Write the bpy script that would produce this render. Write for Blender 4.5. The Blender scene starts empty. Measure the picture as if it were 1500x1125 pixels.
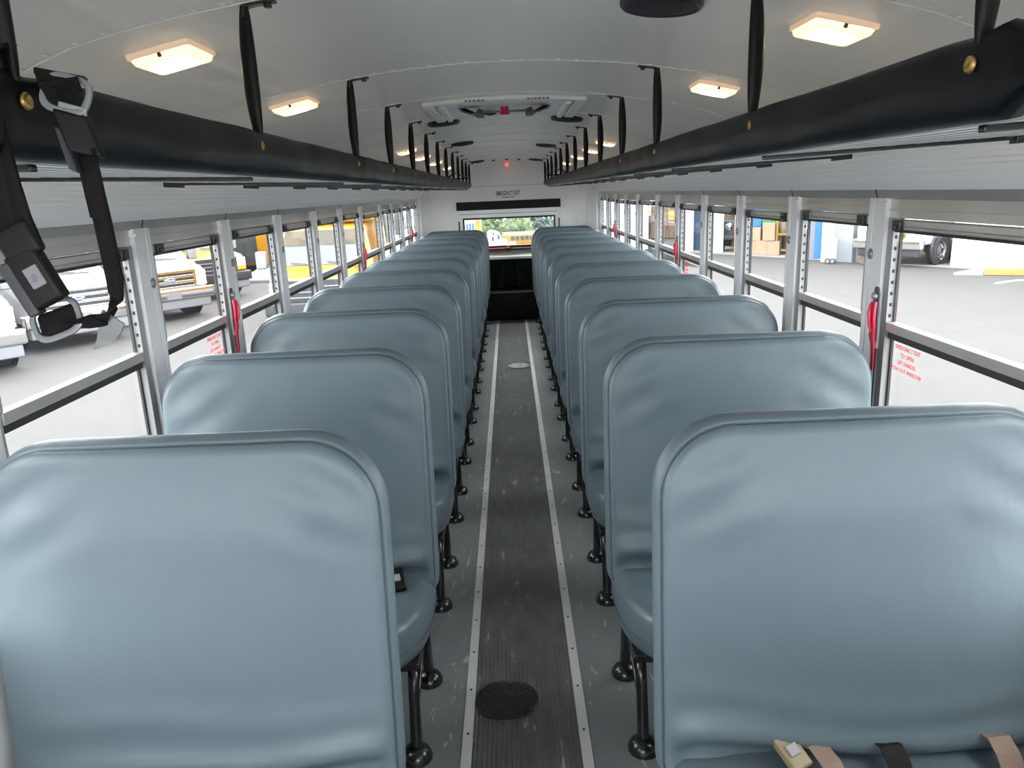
import bpy, math, random
from mathutils import Vector, Matrix
random.seed(7)
sc = bpy.context.scene
COL = sc.collection
PI = math.pi

# ------------------------------------------------------------------ materials
def _inp(b, names, v):
    for n in names:
        if n in b.inputs:
            b.inputs[n].default_value = v
            return

def mat(name, color, rough=0.5, metal=0.0, spec=0.5, noise=None, bump=None, emit=None, coat=0.0):
    """noise=(scale, amount, stretch) varies the colour; bump=(scale, strength, stretch)"""
    m = bpy.data.materials.new(name); m.use_nodes = True
    nt = m.node_tree; b = nt.nodes['Principled BSDF']
    c = (*color, 1.0)
    b.inputs['Base Color'].default_value = c
    b.inputs['Roughness'].default_value = rough
    b.inputs['Metallic'].default_value = metal
    _inp(b, ['Specular IOR Level'], spec)
    if coat: _inp(b, ['Coat Weight'], coat)
    if emit:
        _inp(b, ['Emission Color'], (*emit[0], 1)); _inp(b, ['Emission Strength'], emit[1])
    if noise or bump:
        tc = nt.nodes.new('ShaderNodeTexCoord')
    def tex(scale, stretch, detail=4):
        mp = nt.nodes.new('ShaderNodeMapping'); mp.inputs['Scale'].default_value = stretch
        nt.links.new(tc.outputs['Object'], mp.inputs['Vector'])
        n = nt.nodes.new('ShaderNodeTexNoise'); n.inputs['Scale'].default_value = scale
        n.inputs['Detail'].default_value = detail
        nt.links.new(mp.outputs['Vector'], n.inputs['Vector'])
        return n
    if noise:
        n = tex(noise[0], noise[2] if len(noise) > 2 else (1, 1, 1))
        r = nt.nodes.new('ShaderNodeValToRGB')
        a = noise[1]
        r.color_ramp.elements[0].position = 0.3; r.color_ramp.elements[1].position = 0.7
        r.color_ramp.elements[0].color = (*[max(0, x*(1-a)) for x in color], 1)
        r.color_ramp.elements[1].color = (*[min(1, x*(1+a)) for x in color], 1)
        nt.links.new(n.outputs['Fac'], r.inputs['Fac'])
        nt.links.new(r.outputs['Color'], b.inputs['Base Color'])
    if bump:
        bs = bump if isinstance(bump, list) else [bump]
        prev = None
        for q in bs:
            n = tex(q[0], q[2] if len(q) > 2 else (1, 1, 1), 3)
            bp = nt.nodes.new('ShaderNodeBump'); bp.inputs['Strength'].default_value = q[1]
            bp.inputs['Distance'].default_value = q[3] if len(q) > 3 else 0.01
            nt.links.new(n.outputs['Fac'], bp.inputs['Height'])
            if prev: nt.links.new(prev.outputs['Normal'], bp.inputs['Normal'])
            prev = bp
        nt.links.new(prev.outputs['Normal'], b.inputs['Normal'])
    return m

def glass_mat(name, tint=(1, 1, 1), refl=0.07, haze=0.0):
    m = bpy.data.materials.new(name); m.use_nodes = True
    nt = m.node_tree; nt.nodes.clear()
    o = nt.nodes.new('ShaderNodeOutputMaterial')
    t = nt.nodes.new('ShaderNodeBsdfTransparent'); t.inputs['Color'].default_value = (*tint, 1)
    g = nt.nodes.new('ShaderNodeBsdfGlossy'); g.inputs['Roughness'].default_value = 0.02
    mx = nt.nodes.new('ShaderNodeMixShader'); mx.inputs['Fac'].default_value = refl
    nt.links.new(t.outputs[0], mx.inputs[1]); nt.links.new(g.outputs[0], mx.inputs[2])
    out = mx
    if haze:
        d = nt.nodes.new('ShaderNodeBsdfDiffuse'); d.inputs['Color'].default_value = (.8, .8, .8, 1)
        m2 = nt.nodes.new('ShaderNodeMixShader'); m2.inputs['Fac'].default_value = haze
        nt.links.new(mx.outputs[0], m2.inputs[1]); nt.links.new(d.outputs[0], m2.inputs[2]); out = m2
    nt.links.new(out.outputs[0], o.inputs['Surface'])
    return m

M = {}
M['vinyl'] = mat('seat_vinyl', (.098, .133, .150), .42, spec=.42,
                 bump=[(420, .10, (1, 1, 1), .002), (5.5, .35, (1, 1, .55), .02)])
M['vinyl_seam'] = mat('seat_seam', (.062, .084, .095), .42)
M['vinyl_cushion'] = mat('seat_cushion_vinyl', (.092, .124, .140), .32, spec=.45,
                 bump=[(420, .10, (1, 1, 1), .002), (14, .35, (1, 1, 1), .012)])
M['pad'] = mat('black_vinyl', (.005, .007, .008), .42, spec=.20, bump=[(300, .1, (1, 1, 1), .002), (9, .3, (1, .4, 1), .015)])
M['strap'] = mat('strap_sleeve', (.006, .006, .0065), .42, spec=.25, bump=(30, .3, (3, 3, .4), .004))
M['steel'] = mat('black_painted_steel', (.008, .008, .009), .22, spec=.6)
M['alu'] = mat('brushed_aluminium', (.66, .66, .65), .38, .45, noise=(6, .06, (1, 1, .3)))
M['alu_dark'] = mat('dull_aluminium', (.50, .48, .44), .34, .55, noise=(3, .10, (1, 1, 1)))
M['track'] = mat('window_track_aluminium', (.26, .26, .26), .45, .3)
M['alu_white'] = mat('bright_pillar_aluminium', (.80, .80, .80), .42, .30)
M['gasket'] = mat('rubber_gasket', (.02, .02, .022), .6)
M['latch'] = mat('latch_black', (.015, .015, .017), .35)
M['hole'] = mat('slot_dark', (.02, .02, .02), .8)
M['white'] = mat('ceiling_paint', (.88, .875, .855), .34, spec=.5, noise=(2.0, .03, (1, 1, 1)), bump=(1.3, .12, (1, .5, 1), .03))
M['rearwhite'] = mat('rear_wall_paint', (.86, .85, .82), .45, noise=(3, .03))
M['panel'] = mat('side_header_paint', (.86, .865, .86), .42)
M['wall'] = mat('lower_wall_paint', (.72, .74, .75), .5)
M['brass'] = mat('brass_snap', (.55, .36, .12), .35, .9)
M['slat'] = mat('rack_slat_aluminium', (.70, .72, .72), .35, .6)
M['lens'] = mat('lamp_lens', (.95, .8, .6), .3, emit=((1.0, .76, .52), 10.0))
M['lensedge'] = mat('lamp_lens_edge', (.95, .82, .66), .3, emit=((1.0, .70, .45), 1.4))
M['lensrim'] = mat('lamp_rim', (.85, .72, .58), .35, emit=((1.0, .62, .34), .35))
M['redlamp'] = mat('red_lamp', (.6, .02, .02), .3, emit=((1, .05, .03), 4))
M['red'] = mat('red_plastic', (.55, .012, .045), .4)
M['redtxt'] = mat('red_lettering', (.75, .06, .06), .6)
M['blacktxt'] = mat('black_lettering', (.02, .02, .022), .6)
M['grille'] = mat('speaker_grille', (.02, .021, .026), .6, bump=(500, .6, (1, 1, 1), .003))
M['chrome'] = mat('chrome', (.8, .8, .8), .12, 1.0)
M['tanweb'] = mat('tan_webbing', (.20, .135, .10), .7, bump=(300, .4, (1, 1, 1), .002))
M['tanplast'] = mat('tan_plastic', (.22, .17, .09), .45)
M['webbing'] = mat('black_webbing', (.010, .008, .0075), .65, spec=.15, noise=(60, .4, (8, 1, .2)), bump=(260, .5, (1, 1, 1), .002))
M['blackplast'] = mat('black_plastic', (.007, .007, .008), .4, spec=.25)
M['greyplast'] = mat('grey_plastic', (.05, .05, .057), .45)
M['label'] = mat('buckle_sticker', (.26, .24, .245), .5)
M['labelink'] = mat('sticker_ink', (.16, .17, .22), .5)
M['satin'] = mat('satin_metal', (.30, .31, .32), .36, .7)
M['blackmat'] = mat('rear_black_vinyl', (.004, .006, .007), .5, spec=.2)
M['foldsheen'] = mat('rear_pleat_sheen', (.030, .032, .040), .45)  # grey paints the light reflected on the black wedges
M['ledge'] = mat('ledge_white', (.95, .95, .90), .5)
M['redbar'] = mat('release_bar_red', (.30, .02, .012), .4)
M['bronze'] = mat('release_bar_bronze', (.10, .075, .05), .45)
M['plate_black'] = mat('diamond_plate_black', (.010, .010, .011), .28, spec=.6)
M['tread'] = mat('tread_glint', (.05, .05, .052), .18, .4)  # brighter than the plate, glints put into the tread colour
M['plate_silver'] = mat('diamond_plate_silver', (.75, .75, .73), .35, .5)
M['glass'] = glass_mat('window_glass', (.97, .98, .98), .06, .01)
M['rearglass'] = glass_mat('rear_window_glass', (.95, .98, .97), .05, .05)
# exterior
M['carwhite'] = mat('white_car_paint', (.33, .33, .33), .25, spec=.6)
M['carglass'] = mat('car_glass', (.035, .045, .048), .08, spec=.35)
M['screen_reflection'] = mat('cab_interior_and_reflection', (.045, .035, .022), .25, spec=.25, noise=(3, .6))  # dark cab interior and tree reflection painted onto the upper windscreen
M['windscreen'] = mat('windscreen_glass', (.075, .085, .085), .10, spec=.35)
M['busyellow'] = mat('bus_yellow', (.25, .120, .005), .3)
M['busamber'] = mat('amber_lamp', (.85, .30, .01), .3)
M['tire'] = mat('tire_rubber', (.022, .022, .024), .75)
M['carblack'] = mat('black_trim', (.022, .023, .026), .5)
M['cargrey'] = mat('grey_plastic_bumper', (.16, .165, .18), .5)
M['lampglass'] = mat('headlamp_glass', (.75, .76, .78), .12, .3)
M['blueoval'] = mat('blue_emblem', (.03, .07, .22), .3)
M['emblemtxt'] = mat('emblem_script', (.8, .8, .82), .3)
M['bldwhite'] = mat('white_masonry', (.50, .51, .52), .7, noise=(4, .03))
M['cabinwall'] = mat('site_cabin_wall', (.20, .205, .205), .7)
M['bldgrey'] = mat('grey_masonry', (.22, .24, .255), .75, noise=(4, .04))
M['bldbeige'] = mat('beige_block_wall', (.36, .33, .26), .8, noise=(2, .1))
M['soffit'] = mat('soffit', (.30, .30, .30), .8)
M['carton'] = mat('cardboard', (.30, .205, .135), .8, noise=(6, .1))
M['blue'] = mat('blue_paint', (.02, .13, .55), .45)
M['navy'] = mat('navy_bin', (.025, .06, .13), .5)
M['green'] = mat('green_bin', (.02, .16, .06), .5)
M['yellow'] = mat('yellow_paint', (.26, .15, .015), .5)
M['brown'] = mat('brown_panel', (.16, .11, .075), .6)
M['curbyellow'] = mat('curb_yellow', (.27, .165, .05), .7)
M['concrete'] = mat('concrete', (.21, .205, .20), .8, noise=(5, .05))
M['lineWhite'] = mat('painted_line', (.9, .9, .9), .7)
M['trailer'] = mat('pale_blue_trailer', (.27, .31, .34), .5)
M['salmon'] = mat('salmon_panel', (.30, .15, .12), .6)
M['leaf_a'] = mat('foliage_mid', (.055, .085, .045), .8, noise=(2.0, .55), bump=(3, 1, (1, 1, 1), .4))
M['leaf_b'] = mat('foliage_light', (.078, .108, .042), .8, noise=(2.0, .5), bump=(3, 1, (1, 1, 1), .4))
M['leaf_c'] = mat('foliage_dark', (.038, .062, .053), .8, noise=(2.0, .5), bump=(3, 1, (1, 1, 1), .4))
M['bark'] = mat('bark', (.08, .06, .04), .9)
M['jeep'] = mat('dark_vehicle_paint', (.02, .03, .035), .3)

def asphalt():
    m = mat('asphalt', (.0440, .0425, .0408), .85, noise=(1.1, .06), bump=(60, .35, (1, 1, 1), .01))
    return m
M['asphalt'] = asphalt()

def rubber_floor():
    m = bpy.data.materials.new('marbled_rubber_floor'); m.use_nodes = True
    nt = m.node_tree; b = nt.nodes['Principled BSDF']
    tc = nt.nodes.new('ShaderNodeTexCoord')
    def nz(scale, st, det, dist=0):
        mp = nt.nodes.new('ShaderNodeMapping'); mp.inputs['Scale'].default_value = st
        nt.links.new(tc.outputs['Object'], mp.inputs['Vector'])
        n = nt.nodes.new('ShaderNodeTexNoise'); n.inputs['Scale'].default_value = scale; n.inputs['Detail'].default_value = det
        n.inputs['Distortion'].default_value = dist
        nt.links.new(mp.outputs['Vector'], n.inputs['Vector']); return n
    base = nz(3, (1, .6, 1), 4)
    r0 = nt.nodes.new('ShaderNodeValToRGB')
    r0.color_ramp.elements[0].position = .3; r0.color_ramp.elements[1].position = .75
    r0.color_ramp.elements[0].color = (.125, .140, .142, 1); r0.color_ramp.elements[1].color = (.180, .197, .199, 1)
    nt.links.new(base.outputs['Fac'], r0.inputs['Fac'])
    fl = nz(34, (1, .22, 1), 3, 1.2)
    r1 = nt.nodes.new('ShaderNodeValToRGB')
    r1.color_ramp.elements[0].position = .635; r1.color_ramp.elements[0].color = (0, 0, 0, 1)
    r1.color_ramp.elements[1].position = .72; r1.color_ramp.elements[1].color = (.75, .75, .75, 1)
    nt.links.new(fl.outputs['Fac'], r1.inputs['Fac'])
    mx = nt.nodes.new('ShaderNodeMixRGB'); mx.inputs['Color2'].default_value = (.50, .51, .48, 1)
    nt.links.new(r1.outputs['Color'], mx.inputs['Fac']); nt.links.new(r0.outputs['Color'], mx.inputs['Color1'])
    nt.links.new(mx.outputs['Color'], b.inputs['Base Color'])
    b.inputs['Roughness'].default_value = .42
    return m
M['floor'] = rubber_floor()

def ribbed_mat():
    m = bpy.data.materials.new('ribbed_aisle_rubber'); m.use_nodes = True
    nt = m.node_tree; b = nt.nodes['Principled BSDF']
    tc = nt.nodes.new('ShaderNodeTexCoord')
    n = nt.nodes.new('ShaderNodeTexNoise'); n.inputs['Scale'].default_value = 26; n.inputs['Detail'].default_value = 5
    mp = nt.nodes.new('ShaderNodeMapping'); mp.inputs['Scale'].default_value = (1, .3, 1)
    nt.links.new(tc.outputs['Object'], mp.inputs['Vector']); nt.links.new(mp.outputs['Vector'], n.inputs['Vector'])
    r = nt.nodes.new('ShaderNodeValToRGB')
    e = r.color_ramp.elements
    e[0].position = .35; e[0].color = (.080, .085, .086, 1)
    e[1].position = .66; e[1].color = (.120, .126, .127, 1)
    q = e.new(.70); q.color = (.32, .33, .31, 1)
    nt.links.new(n.outputs['Fac'], r.inputs['Fac']); nt.links.new(r.outputs['Color'], b.inputs['Base Color'])
    b.inputs['Roughness'].default_value = .5
    return m
M['ribbed'] = ribbed_mat()

# ------------------------------------------------------------------ mesh builder
class MB:
    def __init__(s): s.v = []; s.f = []; s.m = []; s.sm = []; s.cur = 0; s.smooth = False
    def add(s, vs, fs):
        o = len(s.v); s.v.extend([tuple(p) for p in vs])
        for f in fs:
            s.f.append([i+o for i in f]); s.m.append(s.cur); s.sm.append(s.smooth)
        return s
    def box(s, x0, x1, y0, y1, z0, z1):
        vs = [(x0,y0,z0),(x1,y0,z0),(x1,y1,z0),(x0,y1,z0),(x0,y0,z1),(x1,y0,z1),(x1,y1,z1),(x0,y1,z1)]
        return s.add(vs, [(0,3,2,1),(4,5,6,7),(0,1,5,4),(1,2,6,5),(2,3,7,6),(3,0,4,7)])
    def obox(s, c, ax, ay, az):
        """box with half-axis vectors"""
        c = Vector(c); ax = Vector(ax); ay = Vector(ay); az = Vector(az)
        vs = [c+i*ax+j*ay+k*az for k in (-1,1) for j in (-1,1) for i in (-1,1)]
        return s.add(vs, [(0,2,3,1),(4,5,7,6),(0,1,5,4),(1,3,7,5),(3,2,6,7),(2,0,4,6)])
    def bar(s, p, q, w, h, up=(0,0,1)):
        p = Vector(p); q = Vector(q); d = (q-p); L = d.length; d.normalize()
        a = d.cross(Vector(up));
        if a.length < 1e-5: a = d.cross(Vector((1,0,0)))
        a.normalize(); b = a.cross(d)
        return s.obox((p+q)/2, a*w/2, d*L/2, b*h/2)
    def tube(s, pts, r, n=10, closed=False, cap=True):
        pts = [Vector(p) for p in pts]; N = len(pts)
        rs = r if isinstance(r, (list, tuple)) else [r]*N
        vs = []; prev = None
        for i, p in enumerate(pts):
            if closed: t = pts[(i+1) % N]-pts[i-1]
            else: t = pts[min(i+1, N-1)]-pts[max(i-1, 0)]
            t.normalize()
            if prev is None:
                a = t.cross(Vector((0,0,1)))
                if a.length < .05: a = t.cross(Vector((1,0,0)))
            else: a = prev - t*prev.dot(t)
            a.normalize(); prev = a; b = t.cross(a)
            for k in range(n):
                th = 2*PI*k/n
                vs.append(p+(a*math.cos(th)+b*math.sin(th))*rs[i])
        fs = []
        for i in range(N if closed else N-1):
            j = (i+1) % N
            for k in range(n):
                fs.append((i*n+k, i*n+(k+1) % n, j*n+(k+1) % n, j*n+k))
        if cap and not closed:
            fs.append(tuple(range(n))[::-1]); fs.append(tuple((N-1)*n+k for k in range(n)))
        sm = s.smooth; s.smooth = True; s.add(vs, fs); s.smooth = sm
        return s
    def ribbon(s, pts, w, t, wdir):
        """flat strap through pts, wdir one vector or one per point gives the width direction"""
        pts = [Vector(p) for p in pts]; N = len(pts); vs = []
        for i, p in enumerate(pts):
            tg = pts[min(i+1, N-1)]-pts[max(i-1, 0)]; tg.normalize()
            wd = Vector(wdir[i] if isinstance(wdir[0], (list, tuple, Vector)) else wdir)
            wd = wd - tg*wd.dot(tg); wd.normalize(); nn = tg.cross(wd)
            ww = w[i] if isinstance(w, (list, tuple)) else w
            for a, b in ((-1,-1),(1,-1),(1,1),(-1,1)):
                vs.append(p+wd*a*ww/2+nn*b*t/2)
        fs = []
        for i in range(N-1):
            for k in range(4):
                fs.append((i*4+k, i*4+(k+1) % 4, i*4+4+(k+1) % 4, i*4+4+k))
        fs.append((3,2,1,0)); fs.append(tuple((N-1)*4+k for k in range(4)))
        return s.add(vs, fs)
    def prism(s, poly, axis, a, b):
        """poly 2D points in the two other axes (x: (y,z), y: (x,z), z: (x,y))"""
        n = len(poly)
        def P(p, t):
            return {'x': (t, p[0], p[1]), 'y': (p[0], t, p[1]), 'z': (p[0], p[1], t)}[axis]
        vs = [P(p, a) for p in poly]+[P(p, b) for p in poly]
        fs = [tuple(range(n))[::-1], tuple(range(n, 2*n))]
        for i in range(n):
            j = (i+1) % n; fs.append((i, j, n+j, n+i))
        return s.add(vs, fs)
    def cyl(s, p, q, r, n=16, r2=None):
        sm = s.smooth
        p = Vector(p); q = Vector(q)
        s.tube([p, q], [r, r if r2 is None else r2], n); s.smooth = sm
        return s
    def disc(s, c, r, n=24, nrm=(0,0,1), rx=None):
        c = Vector(c); nn = Vector(nrm).normalized()
        a = nn.cross(Vector((0,1,0)))
        if a.length < .05: a = nn.cross(Vector((1,0,0)))
        a.normalize(); b = nn.cross(a)
        return s.add([c+a*r*math.cos(2*PI*k/n)+b*(rx or r)*math.sin(2*PI*k/n) for k in range(n)], [tuple(range(n))])
    def lathe(s, prof, c, axis, n=24):
        """prof: (r, h) along axis vector from c"""
        c = Vector(c); ax = Vector(axis).normalized()
        a = ax.cross(Vector((0,0,1)))
        if a.length < .05: a = ax.cross(Vector((1,0,0)))
        a.normalize(); b = ax.cross(a); vs = []
        for r, h in prof:
            for k in range(n):
                th = 2*PI*k/n; vs.append(c+ax*h+(a*math.cos(th)+b*math.sin(th))*r)
        fs = []
        for i in range(len(prof)-1):
            for k in range(n):
                fs.append((i*n+k, i*n+(k+1) % n, (i+1)*n+(k+1) % n, (i+1)*n+k))
        sm = s.smooth; s.smooth = True; s.add(vs, fs); s.smooth = sm
        return s
    def blob(s, c, r, seed=0, amp=.25, nu=16, nv=10, sz=1.0):
        rnd = random.Random(seed); ph = [rnd.uniform(0, 6.28) for _ in range(8)]
        vs = []; c = Vector(c)
        for j in range(nv+1):
            th = PI*j/nv
            for i in range(nu):
                f = 2*PI*i/nu
                k = 1+amp*(math.sin(3*f+ph[0])*math.sin(2*th+ph[1])+.6*math.sin(5*f+ph[2]+3*th)*math.sin(4*th+ph[3])+.5*math.sin(7*th+ph[4]))
                vs.append(c+Vector((math.sin(th)*math.cos(f), math.sin(th)*math.sin(f), math.cos(th)*sz))*r*k)
        fs = [(j*nu+i, j*nu+(i+1) % nu, (j+1)*nu+(i+1) % nu, (j+1)*nu+i) for j in range(nv) for i in range(nu)]
        sm = s.smooth; s.smooth = True; s.add(vs, fs); s.smooth = sm
        return s
    def build(s, name, mats, parent=None, loc=None, bevel=0, rotz=0, mirror=False, bseg=2):
        me = bpy.data.meshes.new(name)
        me.from_pydata([(-x, y, z) for x, y, z in s.v] if mirror else s.v, [], [f[::-1] for f in s.f] if mirror else s.f)
        ml = mats if isinstance(mats, (list, tuple)) else [mats]
        for m in ml: me.materials.append(M[m] if isinstance(m, str) else m)
        me.polygons.foreach_set('material_index', s.m)
        me.polygons.foreach_set('use_smooth', s.sm)
        me.validate(); me.update()
        o = bpy.data.objects.new(name, me); COL.objects.link(o)
        if parent is not None: o.parent = parent
        if loc is not None: o.location = loc
        if rotz: o.rotation_euler = (0, 0, rotz)
        if bevel:
            b = o.modifiers.new('bevel', 'BEVEL'); b.width = bevel; b.segments = bseg; b.limit_method = 'ANGLE'; b.angle_limit = .6
            for p in me.polygons: p.use_smooth = True
            wn = o.modifiers.new('wn', 'WEIGHTED_NORMAL'); wn.keep_sharp = True
        return o

def tag(o, label, cat, group=None, kind=None):
    o['label'] = label; o['category'] = cat
    if group: o['group'] = group
    if kind: o['kind'] = kind
    return o
def thing(name, label, cat, loc=(0,0,0), rotz=0, group=None):
    o = bpy.data.objects.new(name, None); COL.objects.link(o)
    o.empty_display_size = .1; o.location = loc; o.rotation_euler = (0, 0, rotz)
    return tag(o, label, cat, group)
def structure(o): o['kind'] = 'structure'; return o
def struct_empty(name, loc=(0,0,0)):
    o = bpy.data.objects.new(name, None); COL.objects.link(o); o.empty_display_size = .1; o.location = loc
    o['kind'] = 'structure'; return o
KIDS = {}
def children(o): return [c for c in bpy.data.objects if c.parent == o]
def copy_tree(o, parent=None):
    c = o.copy(); COL.objects.link(c)
    if parent is not None: c.parent = parent
    for ch in children(o): copy_tree(ch, c)
    return c
def text(name, body, size, m, parent, loc, rot, extrude=.0004, sx=1.0, align='CENTER', offset=0):
    cu = bpy.data.curves.new(name, 'FONT'); cu.body = body; cu.size = size; cu.align_x = align; cu.align_y = 'CENTER'
    cu.extrude = extrude; cu.resolution_u = 3; cu.offset = offset
    tmp = bpy.data.objects.new(name+'_tmp', cu); COL.objects.link(tmp)
    bpy.context.view_layer.update()
    me = bpy.data.meshes.new_from_object(tmp.evaluated_get(bpy.context.evaluated_depsgraph_get()))
    bpy.data.objects.remove(tmp); bpy.data.curves.remove(cu)
    me.materials.clear(); me.materials.append(M[m]); me.name = name
    o = bpy.data.objects.new(name, me); COL.objects.link(o)
    o.location = loc; o.rotation_euler = rot; o.scale = (sx, 1, 1)
    if parent is not None: o.parent = parent
    return o

ORD = ['first', 'second', 'third', 'fourth', 'fifth', 'sixth', 'seventh', 'eighth', 'ninth', 'tenth', 'eleventh', 'twelfth', 'thirteenth', 'fourteenth']

# ------------------------------------------------------------------ bus shell
Y0, Y1 = -1.3, 10.25
PIL = [0.18, 0.88, 1.58, 2.42, 3.13, 3.84, 4.55, 5.26, 5.98, 6.89, 7.57, 8.29, 8.97, 9.64]
PW = .105
HANG = [.80, 1.52, 2.48, 3.22, 3.97, 4.70, 5.43, 6.15, 6.88, 7.60, 8.33, 9.05, 9.77]

b = MB(); b.box(-1.20, 1.20, Y0, Y1+.05, -.06, 0)
structure(b.build('floor', 'floor'))

b = MB()                                              # ribbed aisle runner
x0, x1 = -.172, .150; n = 22; w = (x1-x0)/n
poly = [(x0, .0)]
for i in range(n):
    a = x0+i*w
    poly += [(a+.06*w, .0015), (a+.16*w, .0062), (a+.50*w, .0062), (a+.60*w, .0015), (a+w, .0015)]
poly += [(x1, 0.0)]
b.prism(poly, 'y', Y0, 9.66)
structure(b.build('trim_1', 'ribbed'))

for k, xc in enumerate((-.190, .168)):
    b = MB(); b.box(xc-.0155, xc+.0155, Y0, 9.66, 0, .0045)
    b.cur = 1
    y = Y0+.1
    while y < 9.6:
        b.cyl((xc, y, .0045), (xc, y, .0058), .0042, 8); y += .212
    structure(b.build('trim_%d' % (k+2), ['alu', 'hole'], bevel=.0))

# ceiling: swept curved roof with lap seams and rivets
CP = [(0, 2.010), (.12, 2.008), (.25, 2.000), (.36, 1.991), (.475, 1.976), (.60, 1.956), (.70, 1.937), (.80, 1.912), (.88, 1.882), (.95, 1.845), (1.00, 1.808), (1.035, 1.765), (1.055, 1.72)]
def ceil_z(x):
    x = abs(x)
    for (a, za), (c, zc) in zip(CP, CP[1:]):
        if x <= c: return za+(zc-za)*(x-a)/(c-a)
    return CP[-1][1]
full = [(-x, z) for x, z in CP[::-1]]+CP[1:]
b = MB(); b.smooth = True
ys = [Y0]+HANG+[Y1]
nn = len(full); vs = []; fs = []
for y in ys:
    vs += [(x, y, z) for x, z in full]
for j in range(len(ys)-1):
    for i in range(nn-1): fs.append((j*nn+i, j*nn+i+1, (j+1)*nn+i+1, (j+1)*nn+i))
b.add(vs, fs)
b.smooth = False
for y in HANG:                                        # lap ridges and rivet rows
    pts = [x/40 for x in range(-40, 41)]
    vs = []
    for x in pts:
        z = ceil_z(x)
        vs += [(x, y-.012, z-.0005), (x, y-.012, z-.0030), (x, y+.012, z-.0022), (x, y+.012, z-.0005)]
    b.add(vs, [(i*4+k, i*4+k+1, i*4+5+k, i*4+4+k) for i in range(len(pts)-1) for k in range(3)])
    for i in range(-17, 18):
        x = i*.056
        b.lathe([(.0075, 0), (.0068, -.0018), (.004, -.0032), (.0005, -.0036)], (x, y-.024, ceil_z(x)), (0, 0, 1), 8)
structure(b.build('ceiling', 'white'))

# side walls: lower panel, header (corrugated light panel + aluminium strip), outer skin added to block light
for s, nm in ((-1, 'wall_left'), (1, 'wall_right')):
    b = MB()
    def q(x, z): return (s*x, z)
    b.prism([q(1.135, 0), q(1.215, 0), q(1.215, .75), q(1.135, .75)], 'y', Y0, Y1)
    b.cur = 1
    prof = []
    for i in range(15):                               # fluted panel under the roof curve
        t = i/14; xx = 1.055+.058*t; zz = 1.72-.090*t
        d = .0022 if i % 2 else 0
        prof.append((xx+d, zz+d))
    prof += [(1.118, 1.624), (1.124, 1.604), (1.134, 1.586), (1.138, 1.578)]
    pr = [q(*p) for p in prof]+[q(1.16, 1.578), q(1.16, 1.76), q(1.10, 1.80)]
    b.prism(pr, 'y', Y0, Y1)
    b.cur = 2
    b.prism([q(1.135, 1.580), q(1.143, 1.553), q(1.215, 1.553), q(1.215, 1.580)], 'y', Y0, Y1)
    b.cur = 3
    b.prism([q(1.205, 1.50), q(1.218, 1.50), q(1.218, 2.05), q(1.0, 2.05), q(1.0, 2.04), q(1.205, 2.0)], 'y', Y0, Y1)
    for y in PIL: # seams of the header strip over the pillars
        b.prism([q(1.1335, 1.5815), q(1.1415, 1.552), q(1.145, 1.552), q(1.136, 1.5815)], 'y', y-.035, y-.031)
    b.cur = 0                                        # solid rear corner panel
    b.cur = 1
    b.prism([q(1.10, .75), q(1.215, .75), q(1.215, 1.61), q(1.10, 1.61)], 'y', PIL[-1]+.002, Y1)
    structure(b.build(nm, ['wall', 'panel', 'alu_dark', 'gasket']))

# unseen front bulkhead behind the camera, added to limit light through the windscreen opening
b = MB()
b.box(-1.2, 1.2, Y0-.05, Y0, 0, 1.12); b.box(-1.2, 1.2, Y0-.05, Y0, 1.72, 2.06)
b.box(-1.2, -1.08, Y0-.05, Y0, 1.12, 1.72); b.box(1.08, 1.2, Y0-.05, Y0, 1.12, 1.72)
structure(b.build('wall_front', 'panel'))
# unseen barrier panels, added to shade the lower part of the first seats
for s in (-1, 1):
    b = MB(); b.box(min(s*.30, s*1.10), max(s*.30, s*1.10), .60, .63, .22, .93 if s > 0 else .66); b.tube([(s*.32, .615, 0), (s*.32, .615, .23)], .018, 8); b.tube([(s*1.05, .615, 0), (s*1.05, .615, .23)], .018, 8)
    structure(b.build('trim_%d' % (60+(s > 0)), 'vinyl_cushion', bevel=.01))
# roof outer skin keeps daylight out
b = MB(); b.box(-1.2, 1.2, Y0, Y1, 2.055, 2.07); structure(b.build('trim_4', 'panel'))

# aluminium window pillars
tn = 5
for s in (-1, 1):
    for i, y in enumerate(PIL):
        b = MB()
        b.prism([(s*1.135, y-PW), (s*1.135, y-PW+.072), (s*1.139, y-PW+.073), (s*1.139, y-PW+.078), (s*1.135, y-PW+.079), (s*1.135, y), (s*1.176, y), (s*1.176, y-PW)], 'z', .75, 1.556)
        b.cur = 1
        b.box(min(s*1.1386, s*1.1396), max(s*1.1386, s*1.1396), y-PW+.0735, y-PW+.0775, .75, 1.556)
        b.cur = 2
        yc = y-PW+.075
        b.lathe([(.017, 0), (.017, .003), (.012, .006), (.004, .006), (.003, .004), (.0004, .004)], (s*1.1355, yc, 1.385), (-s, 0, 0), 14)
        b.cur = 0
        b.lathe([(.008, 0), (.008, .006), (.004, .008), (.0004, .008)], (s*1.136, y-.10, 1.538), (-s, 0, 0), 10)
        structure(b.build('trim_%d' % tn, ['alu_white', 'gasket', 'satin'])); tn += 1

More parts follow.
